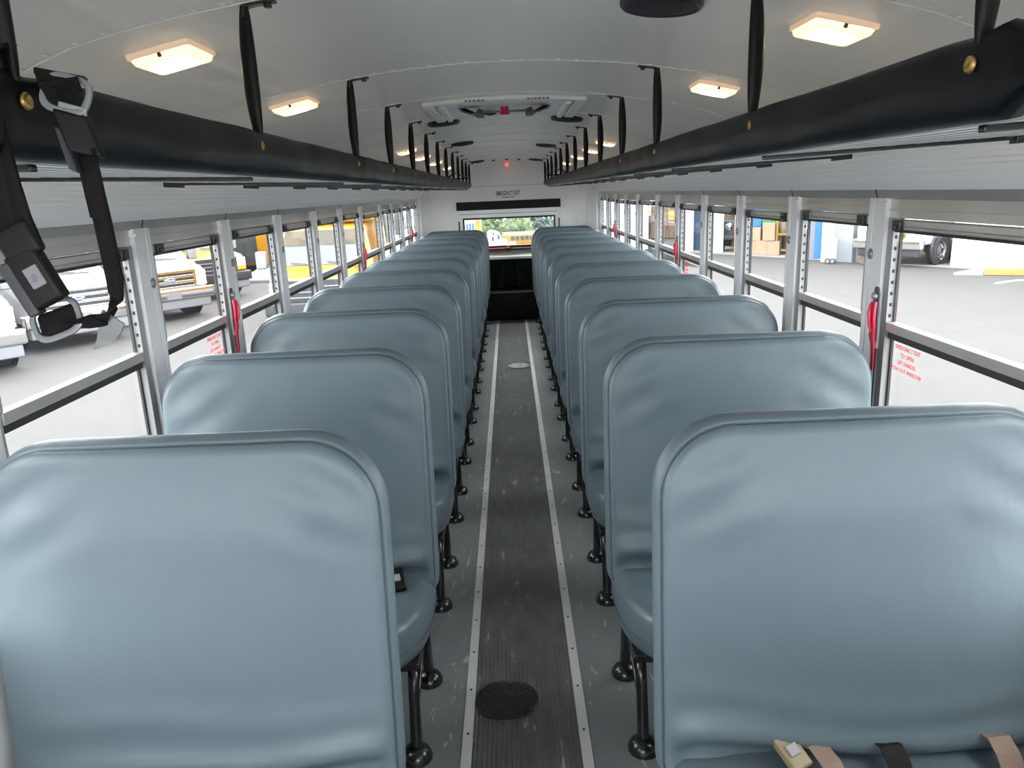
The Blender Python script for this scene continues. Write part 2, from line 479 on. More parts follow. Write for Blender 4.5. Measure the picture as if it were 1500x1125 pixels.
# windows
wn = 1
HANDLES = {1: (3, 7, 11), -1: (4, 8, 12)}             # pillar index on whose near side the handle sits
for s in (-1, 1):
    for i in range(len(PIL)):
        ya = PIL[i-1] if i else -.42
        yb = PIL[i]-PW
        W = struct_empty('window_%d' % wn, (s*1.17, (ya+yb)/2, .75)); wn += 1
        ox, oy, oz = s*1.17, (ya+yb)/2, .75
        rnd = random.Random(i*7+(s > 0)*3)
        drop = rnd.choice([0, 0, .006, .012, -.006])
        if s > 0 and i == 3: drop = .008
        def T(mb): # world -> local
            mb.v = [(x-ox, y-oy, z-oz) for x, y, z in mb.v]; return mb
        def bx(mb, xa, xb, y0, y1, z0, z1):
            xa, xb = s*xa, s*xb
            return mb.box(min(xa, xb), max(xa, xb), y0, y1, z0, z1)
        e = .004
        f = MB()                                      # fixed frame: head, sill, jamb tracks
        bx(f, 1.150, 1.178, ya, yb, 1.507-drop, 1.5535)
        bx(f, 1.146, 1.152, ya, yb, 1.527-drop, 1.531-drop)
        bx(f, 1.140, 1.205, ya, yb, .75, .785)
        bx(f, 1.150, 1.176, ya, ya+.030, .785, 1.507-drop)
        T(f).build('window_frame', 'alu_dark', W)
        f = MB()
        bx(f, 1.1465, 1.168, yb-.034, yb, .785, 1.507-drop)
        f.cur = 1
        for k in range(9):
            z = 1.20+k*.034
            if z < 1.46: bx(f, 1.1525, 1.1595, yb-.0350, yb-.0335, z, z+.010)
        bx(f, 1.166, 1.176, yb-.0365, yb-.034, .785, 1.507-drop)
        T(f).build('side_track', ['track', 'hole'], W)
        f = MB()                                      # upper sash
        zt = 1.507-drop
        bx(f, 1.148, 1.172, ya+.031, yb-.036, zt-.034, zt-.004)
        bx(f, 1.143, 1.150, ya+.10, yb-.10, zt-.032, zt-.022)
        bx(f, 1.146, 1.176, ya+.031, yb-.036, 1.157, 1.186)
        bx(f, 1.150, 1.170, ya+.031, ya+.045, 1.186, zt-.034)
        T(f).build('upper_sash', 'alu_dark', W, bevel=.003)
        f = MB()
        bx(f, 1.155, 1.178, ya+.031, yb-.036, 1.136, 1.1565)
        bx(f, 1.148, 1.172, ya+.032, yb-.038, zt-.041, zt-.034)
        bx(f, 1.166, 1.172, yb-.042, yb-.037, .785, 1.43)
        T(f).build('gasket', 'gasket', W)
        for yy in (ya+.045, yb-.085):
            f = MB(); bx(f, 1.136, 1.150, yy, yy+.045, zt-.036, zt-.006); bx(f, 1.130, 1.137, yy+.010, yy+.032, zt-.032, zt-.018)
            T(f).build('sash_latch', 'latch', W, bevel=.003)
        f = MB(); bx(f, 1.160, 1.163, ya+.044, yb-.036, 1.180, zt-.034); T(f).build('upper_pane', 'glass', W)
        f = MB(); bx(f, 1.168, 1.171, ya+.030, yb-.034, .780, 1.145); T(f).build('lower_pane', 'glass', W)
        if i in HANDLES[s]:
            yc = yb+.004
            f = MB()
            f.prism([(yc-.017+a*.034, 1.105+c) for a, c in ((.2,0),(.8,0),(1,.02),(1,.165),(.8,.185),(.2,.185),(0,.165),(0,.02))], 'x', s*1.134, s*1.128)
            pl = T(f).build('handle_plate', 'greyplast', W, bevel=.002)
            f = MB(); f.smooth = True
            f.lathe([(.012, 0), (.012, .008), (.006, .012), (.0005, .012)], (s*1.128, yc, 1.262), (-s, 0, 0), 12)
            f.smooth = False
            T(f).build('handle_pivot', 'satin', pl)
            f = MB()
            f.ribbon([(s*1.124, yc-.002, 1.245), (s*1.120, yc-.004, 1.222), (s*1.119, yc-.006, 1.19), (s*1.123, yc-.008, 1.165), (s*1.120, yc-.010, 1.14), (s*1.124, yc-.012, 1.115), (s*1.126, yc-.014, 1.085), (s*1.127, yc-.016, 1.030)],
                     [.026, .032, .030, .022, .028, .020, .018, .017], .009, (0, 1, 0))
            f.tube([(s*1.118, yc+.006, 1.238), (s*1.108, yc-.004, 1.212), (s*1.110, yc-.008, 1.172), (s*1.119, yc-.006, 1.155)], .005, 8)
            T(f).build('emergency_handle', 'red', W, bevel=.002)
            f = MB(); bx(f, 1.128, 1.134, yc-.030, yc-.020, .80, 1.10); T(f).build('release_rod', 'gasket', W)
            for k, ln in enumerate(('EMERGENCY EXIT', 'TO OPEN', 'LIFT HANDLE', 'PUSH OUT WINDOW')):
                text('red_lettering', ln, .0185, 'redtxt', W, (s*1.1655-ox, yb-.140-oy, 1.117-k*.0225-oz), (PI/2, 0, -PI/2 if s > 0 else PI/2), sx=.95)

# rear wall with the emergency window opening
yw = Y1
b = MB()
wx, wz0, wz1 = .60, .92, 1.285
b.box(-1.2, -wx, yw, yw+.06, 0, 2.06); b.box(wx, 1.2, yw, yw+.06, 0, 2.06)
b.box(-wx, wx, yw, yw+.06, 0, wz0); b.box(-wx, wx, yw, yw+.06, wz1, 2.06)
b.cur = 1
b.box(-1.06, 1.06, yw-.003, yw, 1.700, 1.704)
for s in (-1, 1):   # rounded corner posts
    b.cur = 0
    b.prism([(s*1.10, yw), (s*.92, yw), (s*1.02, yw-.05), (s*1.10, yw-.16)], 'z', .3, 1.75)
structure(b.build('wall_back', ['rearwhite', 'bldgrey']))
W = struct_empty('window_%d' % wn, (0, yw, .92))
f = MB()
for (xa, xb, za, zb) in ((-.685, -.60, .84, 1.40), (.60, .685, .84, 1.40), (-.60, .60, 1.285, 1.40), (-.60, .60, .84, .92)):
    f.box(xa, xb, -.022, 0, za-.92, zb-.92)
f.cur = 1
f.box(-.66, .66, -.024, -.021, 1.345-.92, 1.351-.92)
f.build('window_frame', ['rearwhite', 'cargrey'], W, bevel=.004)
f = MB()
for (xa, xb, za, zb) in ((-.615, -.592, .90, 1.30), (.592, .615, .90, 1.30), (-.592, .592, 1.277, 1.30), (-.592, .592, .90, .925)):
    f.box(xa, xb, -.034, .02, za-.92, zb-.92)
for s in (-1, 1): f.box(s*.665-.008, s*.665+.008, -.032, -.02, .95-.92, 1.26-.92)
f.build('gasket', 'gasket', W, bevel=.003)
f = MB(); f.box(-.60, .60, .005, .009, -.01, .37); f.build('rear_pane', 'rearglass', W)
f = MB(); f.prism([(-.035, .485), (-.035, .585), (0, .59), (0, .478)], 'x', -.69, .69); f.build('header_bar', 'blackmat', W, bevel=.006)
f = MB()
f.tube([(-.62, -.05, -.045), (-.02, -.05, -.04)], .022, 10); f.cyl((-.05, -.05, -.042), (0.0, -.05, -.04), .030, 12)
f.cur = 1; f.tube([(.0, -.05, -.045), (.62, -.05, -.045)], .020, 10)
f.build('release_bar', ['redbar', 'bronze'], W)
# rear ledge + black engine cover
b = MB(); b.prism([(yw-.16, .752), (yw-.001, .752), (yw-.001, .835), (yw-.03, .835), (yw-.15, .785)], 'x', -.70, .70); structure(b.build('trim_%d' % tn, 'ledge', bevel=.008)); tn += 1
E_ = thing('engine_cover', 'black vinyl covered engine box and pleated panel at the aisle end under the rear window', 'engine cover', (0, 9.96, 0))
b = MB(); b.box(-.33, .33, -.28, .27, 0, .362); b.build('cover_box', 'blackmat', E_, bevel=.015)
b = MB(); b.box(-.33, .33, .235, .285, .362, .752); b.build('back_panel', 'blackmat', E_, bevel=.006)
b = MB()
b.prism([(-.055, .370), (.055, .370), (.050, .735), (-.050, .735)], 'y', .195, .234)
b.build('centre_rib', 'blackmat', E_, bevel=.008)
for s in (-1, 1):
    b = MB()
    b.add([(s*.065, .234, .37), (s*.20, .234, .37), (s*.16, .15, .37), (s*.075, .234, .715)], [(0,1,2),(0,2,3),(2,1,3),(1,0,3)])
    b.build('pleat', 'foldsheen', E_)

# rear wall lettering and lamps
sg = text('emergency_exit_lettering', 'EMERGENCY EXIT', .082, 'blacktxt', None, (0, yw-.0015, 1.600), (PI/2, 0, 0), sx=.485, offset=.0012)
tag(sg, 'black EMERGENCY EXIT lettering on the white wall above the rear window', 'sign')
b = MB()
x = -.085
rr = random.Random(3)
while x < .085:
    w = rr.uniform(.010, .02); b.box(x, x+w, -.001, .001, -.006, .006); x += w+.005
o = b.build('fine_print', 'blacktxt', None, loc=(0, yw-.0016, 1.552)); tag(o, 'tiny black line of fine print under the exit lettering', 'sign')
T_ = thing('warning_lamp', 'small glowing red lamp at the top centre of the rear wall', 'lamp', (0, yw, 1.965))
b = MB(); b.box(-.032, .032, -.02, 0, -.016, .016); b.build('lamp_base', 'panel', T_, bevel=.004)
b = MB(); b.blob((0, -.022, 0), .018, 1, 0, 14, 8); b.build('lamp_lens', 'redlamp', T_)
for k, x in enumerate((-.16, 0, .15)):
    T_ = thing('ceiling_clip', ['small black clip on the rear ceiling, left of the red lamp', 'small black clip on the rear ceiling, straight in front of the red lamp', 'small black clip on the rear ceiling, right of the red lamp'][k], 'clip', (x, 9.55, ceil_z(x)-.001), 0, 'black clips on the rear ceiling')
    b = MB(); b.box(-.022, .022, -.02, .02, -.006, 0); b.build('clip_base', 'latch', T_, bevel=.002)
    b = MB(); b.box(-.012, .012, -.012, .012, -.016, -.006); b.build('clip_head', 'latch', T_, bevel=.003)

# ------------------------------------------------------------------ seats
def rr_sd(x, z, hw, zc, hh, R):
    qx = abs(x)-hw+R; qz = abs(z-zc)-hh+R
    return -(min(max(qx, qz), 0)+math.hypot(max(qx, 0), max(qz, 0))-R)

def back_mesh(side, seed=0):
    """backrest shell in the seat's own frame; the seat faces -y; aisle on the -side*x edge"""
    HW, ZB, ZT, RT, RB, TH = .410, .345, 1.150, .152, .07, .088
    def hw(z):
        if z > ZT-RT: return HW-RT+math.sqrt(max(0, RT*RT-(z-ZT+RT)**2))
        if z < ZB+RB: return HW-RB+math.sqrt(max(0, RB*RB-(ZB+RB-z)**2))
        return HW
    zs = []
    for k in range(7): zs.append(ZB+RB-RB*math.cos(k/6*PI/2)) if k else zs.append(ZB)
    k = ZB+RB
    while k < ZT-RT-.012: k += .0155; zs.append(k)
    for j in range(1, 13): zs.append(ZT-RT+RT*math.sin(j/12*PI/2))
    edge = [1, .992, .975, .95, .91]
    cs = [-e for e in edge]+[-.91+1.82*j/34 for j in range(1, 34)]+edge[::-1]
    def rec(z): return -.078*(ZT-z)/.8
    rnd = random.Random(seed); ph = [rnd.uniform(0, 6.28) for _ in range(6)]
    r = .020
    nr, nc = len(zs), len(cs)
    vs = []
    for z in zs:
        h = hw(z)
        for c in cs:
            x = h*c
            R = RT if z > .7 else RB
            d = max(0, rr_sd(x, z, HW, (ZB+ZT)/2, (ZT-ZB)/2, R))
            dd = min(d, r)/r
            y = -TH/2+r-r*math.sqrt(max(0, 1-(1-dd)**2))
            sft = min(1, d/.20); sft = sft*sft*(3-2*sft)
            y -= .020*sft
            # tucked folds above the cushion
            a = side*x                                   # aisle edge at a=-HW
            zf = .472+.030*math.exp(-((a+HW*.75)/.16)**2)+.008*math.sin(9*x+ph[0])
            ed = min(1, d/.05)
            y -= ed*.022*math.exp(-((z-zf)/.030)**2)
            y += ed*.020*math.exp(-((z-zf+.060)/.026)**2)
            y -= ed*.006*math.exp(-((z-zf-.085-.02*math.sin(5*x+ph[1]))/.03)**2)
            # puckers at the upper corners
            cr = math.exp(-((abs(x)-HW+.10)**2+(z-ZT+.12)**2)/.012)
            y -= ed*cr*.0045*math.sin(60*(abs(x)*.5+z*.9)+ph[2])
            vs.append((x, y+rec(z), z))
    fs = [(i*nc+j, i*nc+j+1, (i+1)*nc+j+1, (i+1)*nc+j) for i in range(nr-1) for j in range(nc-1)]
    # boundary loop, counter-clockwise
    loop = [j for j in range(nc)]+[i*nc+nc-1 for i in range(1, nr)]+[(nr-1)*nc+j for j in range(nc-2, -1, -1)]+[i*nc for i in range(nr-2, 0, -1)]
    rim = [Vector(vs[k]) for k in loop]
    L = len(loop); prev = loop
    cen = Vector((0, 0, (ZB+ZT)/2))
    rings = 6
    for t in range(1, rings+1):
        u = t/rings; base = len(vs); idx = []
        for p in rim:
            o = Vector((p.x, 0, p.z)); dirv = Vector((p.x*.9, 0, p.z-cen.z))
            # outward of rounded rect approx
            g = Vector((max(0, abs(p.x)-HW+.15)*(1 if p.x > 0 else -1), 0, (max(0, abs(p.z-cen.z)-(ZT-ZB)/2+.15))*(1 if p.z > cen.z else -1)))
            if g.length > 0: g.normalize()
            q = p+g*(.013*math.sin(PI*u)); q.y = p.y+(TH-r)*u
            vs.append(tuple(q)); idx.append(base+len(idx))
        for k in range(L):
            fs.append((prev[k], prev[(k+1) % L], idx[(k+1) % L], idx[k]))
        prev = idx
    # back face: shrink loop to a centre
    for sc_, dy in ((.93, .018), (.6, .022), (.02, .022)):
        base = len(vs); idx = []
        for p in rim:
            z = cen.z+(p.z-cen.z)*sc_
            vs.append((p.x*sc_, rec(z)+TH/2+dy-.004, z)); idx.append(base+len(idx))
        for k in range(L): fs.append((prev[k], prev[(k+1) % L], idx[(k+1) % L], idx[k]))
        prev = idx
    fs.append(tuple(prev))
    return vs, fs, rim

def cushion_mesh(side):
    HW = .405; YF, YB = -.455, -.085
    ZT, ZBo = .438, .285
    RX, RY = .17, .24
    def hwl(y):
        t = (YF+RY-y)/RY
        return HW-RX*(1-math.sqrt(max(0, 1-t*t))) if t > 0 else HW
    ys = [YF+RY-RY*math.cos(k/12*PI/2) for k in range(13)]
    ys += [YF+RY+(YB-YF-RY)*j/8 for j in range(1, 9)]
    edge = [1, .985, .955, .91]
    cs = [-e for e in edge]+[-.91+1.82*j/20 for j in range(1, 20)]+edge[::-1]
    nr, nc = len(ys), len(cs); vs = []
    for y in ys:
        h = hwl(y)
        for c in cs:
            x = h*c
            d = min(h-abs(x), y-YF+.0) if True else 0
            d = max(0, min(d, 1)); r = .05; dd = min(d, r)/r
            z = ZT-r*.8+r*.8*math.sqrt(max(0, 1-(1-dd)**2))+.014*min(1, d/.15)
            z += .016*(YB-y)/(YB-YF)-.016
            z += .004*math.sin(26*x+8*y)*math.exp(-((abs(x)-HW+.07)/.05)**2)
            vs.append((x, y, z))
    fs = [(i*nc+j, i*nc+j+1, (i+1)*nc+j+1, (i+1)*nc+j) for i in range(nr-1) for j in range(nc-1)]
    loop = [j for j in range(nc)]+[i*nc+nc-1 for i in range(1, nr)]+[(nr-1)*nc+j for j in range(nc-2, -1, -1)]+[i*nc for i in range(nr-2, 0, -1)]
    rim = [Vector(vs[k]) for k in loop]; L = len(loop); prev = loop
    for z, k_ in ((.375, 1.012), (.33, 1.008), (.30, .985), (ZBo, .94)):
        base = len(vs); idx = []
        for p in rim:
            vs.append((p.x*k_, YB+(p.y-YB)*k_, z)); idx.append(base+len(idx))
        for k in range(L): fs.append((prev[k], idx[k], idx[(k+1) % L], prev[(k+1) % L]))
        prev = idx
    fs.append(tuple(prev))
    return vs, fs, rim

SEATS = {}
def make_seat(side, label):
    t = thing('bus_seat', label, 'seat', (0, 0, 0), 0, 'bus seats left of the aisle' if side < 0 else 'bus seats right of the aisle')
    vs, fs, rim = back_mesh(side, 5 if side > 0 else 9)
    b = MB(); b.smooth = True; b.add(vs, fs); bk = b.build('backrest', 'vinyl', t)
    b = MB(); pts = [p+Vector((0, .0012, 0)) for p in rim]; b.tube(pts, .0019, 6, closed=True)
    b.build('piping', 'vinyl_seam', bk)
    vs, fs, rim = cushion_mesh(side)
    b = MB(); b.smooth = True; b.add(vs, fs); cu = b.build('cushion', 'vinyl_cushion', t)
    b = MB(); pts = [p+Vector((p.x*.012, (p.y+.085)*.012, -.045)) for p in rim]; b.tube(pts, .0022, 6, closed=True)
    b.build('seam', 'vinyl_seam', cu)
    ax = -side*.360
    b = MB(); b.box(-.38, .38, -.37, -.05, .262, .290); b.build('seat_frame', 'steel', t, bevel=.006)
    for yy, dy in ((-.405, .055), (-.045, -.040)):
        b = MB()
        b.tube([(ax, yy+dy, .285), (ax, yy+dy*.55, .20), (ax, yy, .035), (ax, yy, .012)], [.0165, .0165, .0175, .022], 12)
        lg = b.build('leg', 'steel', t)
        b = MB()
        b.lathe([(.0005, .040), (.022, .039), (.038, .028), (.046, .012), (.047, 0)], (ax-side*.0, yy-.004, 0), (0, 0, 1), 14)
        b.cyl((ax-side*.018, yy-.015, .022), (ax-side*.018, yy-.015, .036), .010, 6)
        b.build('foot', 'steel', lg)
    b = MB(); b.tube([(ax, -.385, .11), (ax, -.055, .24)], .008, 8); b.tube([(ax, -.35, .255), (ax, -.07, .255)], .012, 8)
    b.build('brace', 'steel', t)
    b = MB(); b.box(min(side*.36, side*.445), max(side*.36, side*.445), -.40, -.05, .262, .305); b.build('wall_bracket', 'steel', t, bevel=.004)
    return t
ROWS = [1.465+.837*i for i in range(11)]
for side in (-1, 1):
    proto = None
    for i, y in enumerate(ROWS):
        where = 'left' if side < 0 else 'right'
        if i == 0: lb = 'nearest blue-grey vinyl seat %s of the aisle, filling the lower %s corner' % (where, where)
        elif i == 10: lb = 'rearmost blue-grey vinyl seat %s of the aisle, against the back wall' % where
        else: lb = '%s blue-grey vinyl seat from the front in the row %s of the aisle' % (ORD[i], where)
        if proto is None:
            proto = make_seat(side, lb); t = proto
        else:
            t = copy_tree(proto)
        t['label'] = lb; t.location = (side*.697, y, 0)
        SEATS[(side, i)] = t

# seat belts lying in the creases of the nearest seats
def belt_loop(seat, x, m, w=.045, z=.47, rise=.045):
    b = MB(); z -= .030
    b.ribbon([(x, -.075, z-.03), (x, -.105, z+.005), (x+.004, -.125, z+rise*.8), (x+.008, -.155, z+rise), (x+.010, -.185, z+rise*.7), (x+.012, -.215, z), (x+.016, -.26, z-.005), (x+.02, -.34, z-.004)], w, .003, (1, 0, 0))
    return b.build('seat_belt', m, seat)
sr = SEATS[(1, 0)]; sl = SEATS[(-1, 0)]
belt_loop(sr, .955-.697, 'tanweb', .048, .475, .05)
belt_loop(sr, .735-.697, 'webbing', .048, .468, .045)
def buckle(seat, x, y, z, m, rot):
    b = MB()
    ca, sa = math.cos(rot), math.sin(rot)
    b.obox((x, y, z), (.026*ca, .026*sa, 0), (-.034*sa, .034*ca, .018), (0, -.008, .012))
    bk = b.build('buckle', m, seat, bevel=.006)
    b = MB(); b.obox((x, y-.010, z+.0135), (.014*ca, .014*sa, 0), (-.010*sa, .010*ca, .006), (0, -.001, .003))
    b.build('release_button', 'label', bk, bevel=.002)
    return bk
buckle(sr, .540-.697, -.150, .474, 'tanplast', .5)
b = MB(); b.ribbon([(.555-.697, -.08, .42), (.570-.697, -.11, .46), (.595-.697, -.14, .482), (.610-.697, -.18, .470), (.620-.697, -.23, .440)], .045, .003, (1, .3, 0)); b.build('seat_belt', 'tanweb', sr)
buckle(sl, -.765+.697, -.135, .456, 'blackplast', .2)
buckle(SEATS[(-1, 1)], -.395+.697, -.185, .462, 'blackplast', .3)
b = MB(); b.box(-.30, .30, -.20, -.185, .436, .446); b.build('seat_belt', 'webbing', SEATS[(-1, 1)])

# ------------------------------------------------------------------ luggage racks
def make_rack(s):
    t = thing('luggage_rack', 'black padded overhead luggage rack along the %s side, hung from ceiling straps' % ('left' if s < 0 else 'right'), 'luggage rack', (s*.75, 5.3, 1.66))
    ox, oy, oz = t.location
    ya, yb = (.715 if s > 0 else .66), 9.98
    def T(mb): mb.v = [(x-ox, y-oy, z-oz) for x, y, z in mb.v]; return mb
    # padded front rail
    prof = [(.463, 1.735), (.468, 1.748), (.482, 1.754), (.500, 1.750), (.512, 1.735), (.516, 1.70), (.514, 1.665), (.500, 1.650), (.486, 1.647), (.474, 1.653), (.466, 1.668), (.4625, 1.70)]
    prof = [(x, 1.754-(1.754-z)*.80) for x, z in prof]
    n = len(prof); N = 190; vs = []; cx, cz = .489, 1.712
    for k in range(N):
        y = ya+(yb-ya)*k/(N-1)
        dent = sum(math.exp(-((y-h)/.022)**2) for h in HANG)
        sag = .0
        rise = .016*math.exp(-((y-ya)/.07)**2)
        endk = min(1, .25+(y-ya)/.03) if y < ya+.03 else 1
        far = max(0, (y-9.35)/.65)
        for (x, z) in prof:
            dx, dz = x-cx, z-cz
            if x < .475: dx += .006*dent*(1 if z > 1.69 else .5)
            if z > 1.74: dz -= .004*dent
            if z > 1.70: dz += rise*.5
            wob = .0022*math.sin(y*11+z*40)+.0015*math.sin(y*23+x*60)
            zz = cz+dz*endk
            if far and z < 1.70: zz += .02*far
            vs.append((s*(cx+dx*endk+wob), y, zz))
    fs = [(k*n+i, k*n+(i+1) % n, (k+1)*n+(i+1) % n, (k+1)*n+i) for k in range(N-1) for i in range(n)]
    fs.append(tuple(range(n))); fs.append(tuple((N-1)*n+i for i in range(n)))
    b = MB(); b.smooth = True; b.add(vs, fs); pad = T(b).build('front_pad', 'pad', t)
    hang = [.778 if s < 0 else .80]+HANG[1:]
    for h in hang:
        b = MB(); b.lathe([(.0085, 0), (.0085, .003), (.005, .005), (.0025, .0035), (.0003, .0035)], (s*.4655, h-.02 if h > 1 else h, 1.724), (-s, 0, 0), 12)
        T(b).build('snap', 'brass', pad)
    # slatted floor of the rack
    b = MB()
    for k in range(9):
        x = .525+k*.058; z = 1.672+.020*(x-.5)/.55
        b.obox((s*x, (ya+yb)/2, z), (s*.021, 0, .0013), (0, (yb-ya)/2, 0), (0, 0, .004))
    T(b).build('slats', 'slat', t, bevel=.002)
    for i, y in enumerate(PIL):
        if y < .6: continue
        b = MB()
        b.bar((s*.50, y-.05, 1.664), (s*1.03, y-.05, 1.684), .012, .008)
        b.obox((s*1.015, y-.05, 1.681), (s*.028, 0, .002), (0, .012, 0), (0, 0, .008))
        T(b).build('support_arm', 'steel', t, bevel=.002)
    for h in hang:
        b = MB(); b.smooth = True
        pts = []; rows = 15; zt, zb = 1.972, 1.742; m_ = 12; vs = []
        for k in range(rows):
            u = k/(rows-1); z = zt+(zb-zt)*u
            a = .006+.0105*math.sin(PI*min(1, max(0, u*.94+.03)))**.55
            bb = .004+.006*math.sin(PI*u)**.6
            xo = s*(.474+.003*math.sin(PI*u)); tw = .35*s
            for q_ in range(m_):
                th = 2*PI*q_/m_
                px, py = a*math.cos(th), bb*math.sin(th)
                vs.append((xo+px*math.cos(tw)-py*math.sin(tw), h+px*math.sin(tw)+py*math.cos(tw), z))
        b.add(vs, [(k*m_+q_, k*m_+(q_+1) % m_, (k+1)*m_+(q_+1) % m_, (k+1)*m_+q_) for k in range(rows-1) for q_ in range(m_)])
        hg = T(b).build('hanger_strap', 'strap', t)
        b = MB()
        zc = ceil_z(.445)
        b.ribbon([(s*.415, h, ceil_z(.415)-.005), (s*.455, h, zc-.006), (s*.472, h, zc-.010), (s*.475, h, zc-.03)], .022, .006, (0, 1, 0))
        b.cyl((s*.43, h, zc), (s*.43, h, zc-.013), .008, 8)
        T(b).build('bracket', 'steel', hg, bevel=.0015)
    b = MB()   # end guard rail at the rear
    z = 1.805
    b.tube([(s*.50, 6.55, 1.75), (s*.49, 6.75, 1.775), (s*.482, 7.0, 1.80), (s*.482, 7.3, z), (s*.482, 9.75, z), (s*.52, 9.86, z), (s*.80, 9.88, z)], .009, 8)
    T(b).build('guard_rail', 'steel', t)
    return t
make_rack(-1); make_rack(1)

# ------------------------------------------------------------------ ceiling fittings
LY = [1.73, 2.68, 5.56, 6.55, 7.75, 9.35]
def slope_at(x):
    return math.atan2(ceil_z(x+.03)-ceil_z(x-.03), .06)
for s in (-1, 1):
    for i, y in enumerate(LY):
        side = 'left' if s < 0 else 'right'
        t = thing('dome_light', '%s glowing dome light from the front on the %s side of the ceiling' % (['largest, first', 'second', 'third', 'fourth', 'fifth', 'sixth and smallest'][i], side), 'light', (s*.705, y, ceil_z(.705)), 0, 'dome lights along the ceiling')
        t.rotation_euler = (0, -slope_at(s*.705), 0)
        b = MB(); b.box(-.068, .068, -.076, .076, -.012, .004); b.build('lamp_base', 'lensrim', t, bevel=.004)
        b = MB()
        def ring(a, c, z, q=.009): return [(-a, -c+q, z), (-a+q, -c, z), (a-q, -c, z), (a, -c+q, z), (a, c-q, z), (a-q, c, z), (-a+q, c, z), (-a, c-q, z)]
        vs = ring(.064, .072, -.012)+ring(.060, .068, -.022)+ring(.046, .050, -.025, .02)
        b.add(vs, [(k+r_*8, (k+1) % 8+r_*8, (k+1) % 8+8+r_*8, k+8+r_*8) for r_ in (0, 1) for k in range(8)])
        b.cur = 1; b.add(vs[16:], [tuple(range(8))])
        b.build('lens', ['lensedge', 'lens'], t)
        b = MB(); b.box(-.004, .004, -.0725, -.066, -.020, -.008); b.build('lens_clip', 'bronze', t, bevel=.001)
        b = MB(); b.box(-.004, .004, .066, .0725, -.020, -.008); b.build('lens_clip', 'bronze', t, bevel=.001)

SP = [(.333, 1.70, 'black round ceiling speaker cut off by the top edge of the photo'),
      (-.325, 4.19, 'round black ceiling speaker at the left rear corner of the roof hatch'),
      (.33, 4.23, 'round black ceiling speaker at the right rear corner of the roof hatch'),
      (-.33, 5.95, 'black round speaker on the left of the ceiling, second behind the hatch'),
      (.335, 6.60, 'black round speaker on the right of the ceiling, second behind the hatch'),
      (-.35, 9.35, 'farthest black ceiling speaker on the left, by the rear wall'),
      (.35, 9.45, 'farthest black ceiling speaker on the right, by the rear wall')]
for x, y, lb in SP:
    t = thing('ceiling_speaker', lb, 'speaker', (x, y, ceil_z(x)-.009), 0, 'round speakers in the ceiling')
    t.rotation_euler = (0, -slope_at(x), 0)
    b = MB(); b.lathe([(.086, .010), (.086, -.004), (.080, -.010), (.072, -.007)], (0, 0, 0), (0, 0, 1), 32); b.build('rim', 'latch', t)
    b = MB(); b.lathe([(.074, -.007), (.05, -.013), (.02, -.016), (.0005, -.0165)], (0, 0, 0), (0, 0, 1), 28); b.build('grille', 'grille', t)

t = thing('roof_hatch', 'white framed emergency roof hatch with red handle in the ceiling centre', 'hatch', (0, 3.70, 2.0))
def arch(b, xa, xb, y0, y1, dz0, dz1, n=16):
    vs = []
    for k in range(n+1):
        x = xa+(xb-xa)*k/n; z = ceil_z(x)-2.0
        vs += [(x, y0, z+dz0), (x, y1, z+dz0), (x, y1, z+dz1), (x, y0, z+dz1)]
    fs = [(k*4+j, k*4+(j+1) % 4, k*4+4+(j+1) % 4, k*4+4+j) for k in range(n) for j in range(4)]
    fs += [(3, 2, 1, 0), tuple(n*4+j for j in range(4))]
    b.add(vs, fs)
b = MB()
arch(b, -.345, .345, -.385, -.335, -.018, .0); arch(b, -.345, .345, .335, .385, -.008, .0)
arch(b, -.345, -.30, -.335, .335, -.020, .0, 3); arch(b, .30, .345, -.335, .335, -.020, .0, 3)
b.build('hatch_frame', 'rearwhite', t, bevel=.004)
b = MB(); arch(b, -.30, .30, -.335, .335, -.006, .0); b.build('hatch_lid', 'panel', t)
b = MB(); arch(b, -.285, -.262, -.30, .30, -.026, -.006, 2); b.build('inner_rim', 'rearwhite', t, bevel=.002)
b = MB(); arch(b, .262, .285, -.30, .30, -.026, -.006, 2); b.build('inner_rim', 'rearwhite', t, bevel=.002)
b = MB(); b.tube([(-.12, -.06, -.022), (.12, -.06, -.022)], .005, 8); hb = b.build('handle_bar', 'satin', t)
for s in (-1, 1):
    b = MB(); b.prism([(s*.095, -.045), (s*.125, -.045), (s*.175, -.012), (s*.200, -.012), (s*.150, -.028), (s*.130, -.028), (s*.118, -.012), (s*.095, -.020)], 'y', -.12, -.03); b.build('handle_bracket', 'latch', t, bevel=.002)
b = MB(); b.lathe([(.018, .0), (.020, -.010), (.014, -.018), (.023, -.026), (.023, -.033), (.001, -.035)], (0, -.07, -.003), (0, 0, 1), 16); b.build('release_knob', 'red', t)
b = MB(); b.lathe([(.001, -.026), (.03, -.02), (.036, -.006)], (-.07, .08, 0), (0, 0, 1), 16); b.build('vent_cap', 'latch', t)
b = MB(); rr = random.Random(5)
for x0 in (-.165, .095):
    x = x0
    while x < x0+.085:
        w = rr.uniform(.006, .014); b.box(x, x+w, -.3875, -.3855, -.012, -.005); x += w+.005
b.build('instruction_print', 'cargrey', t)

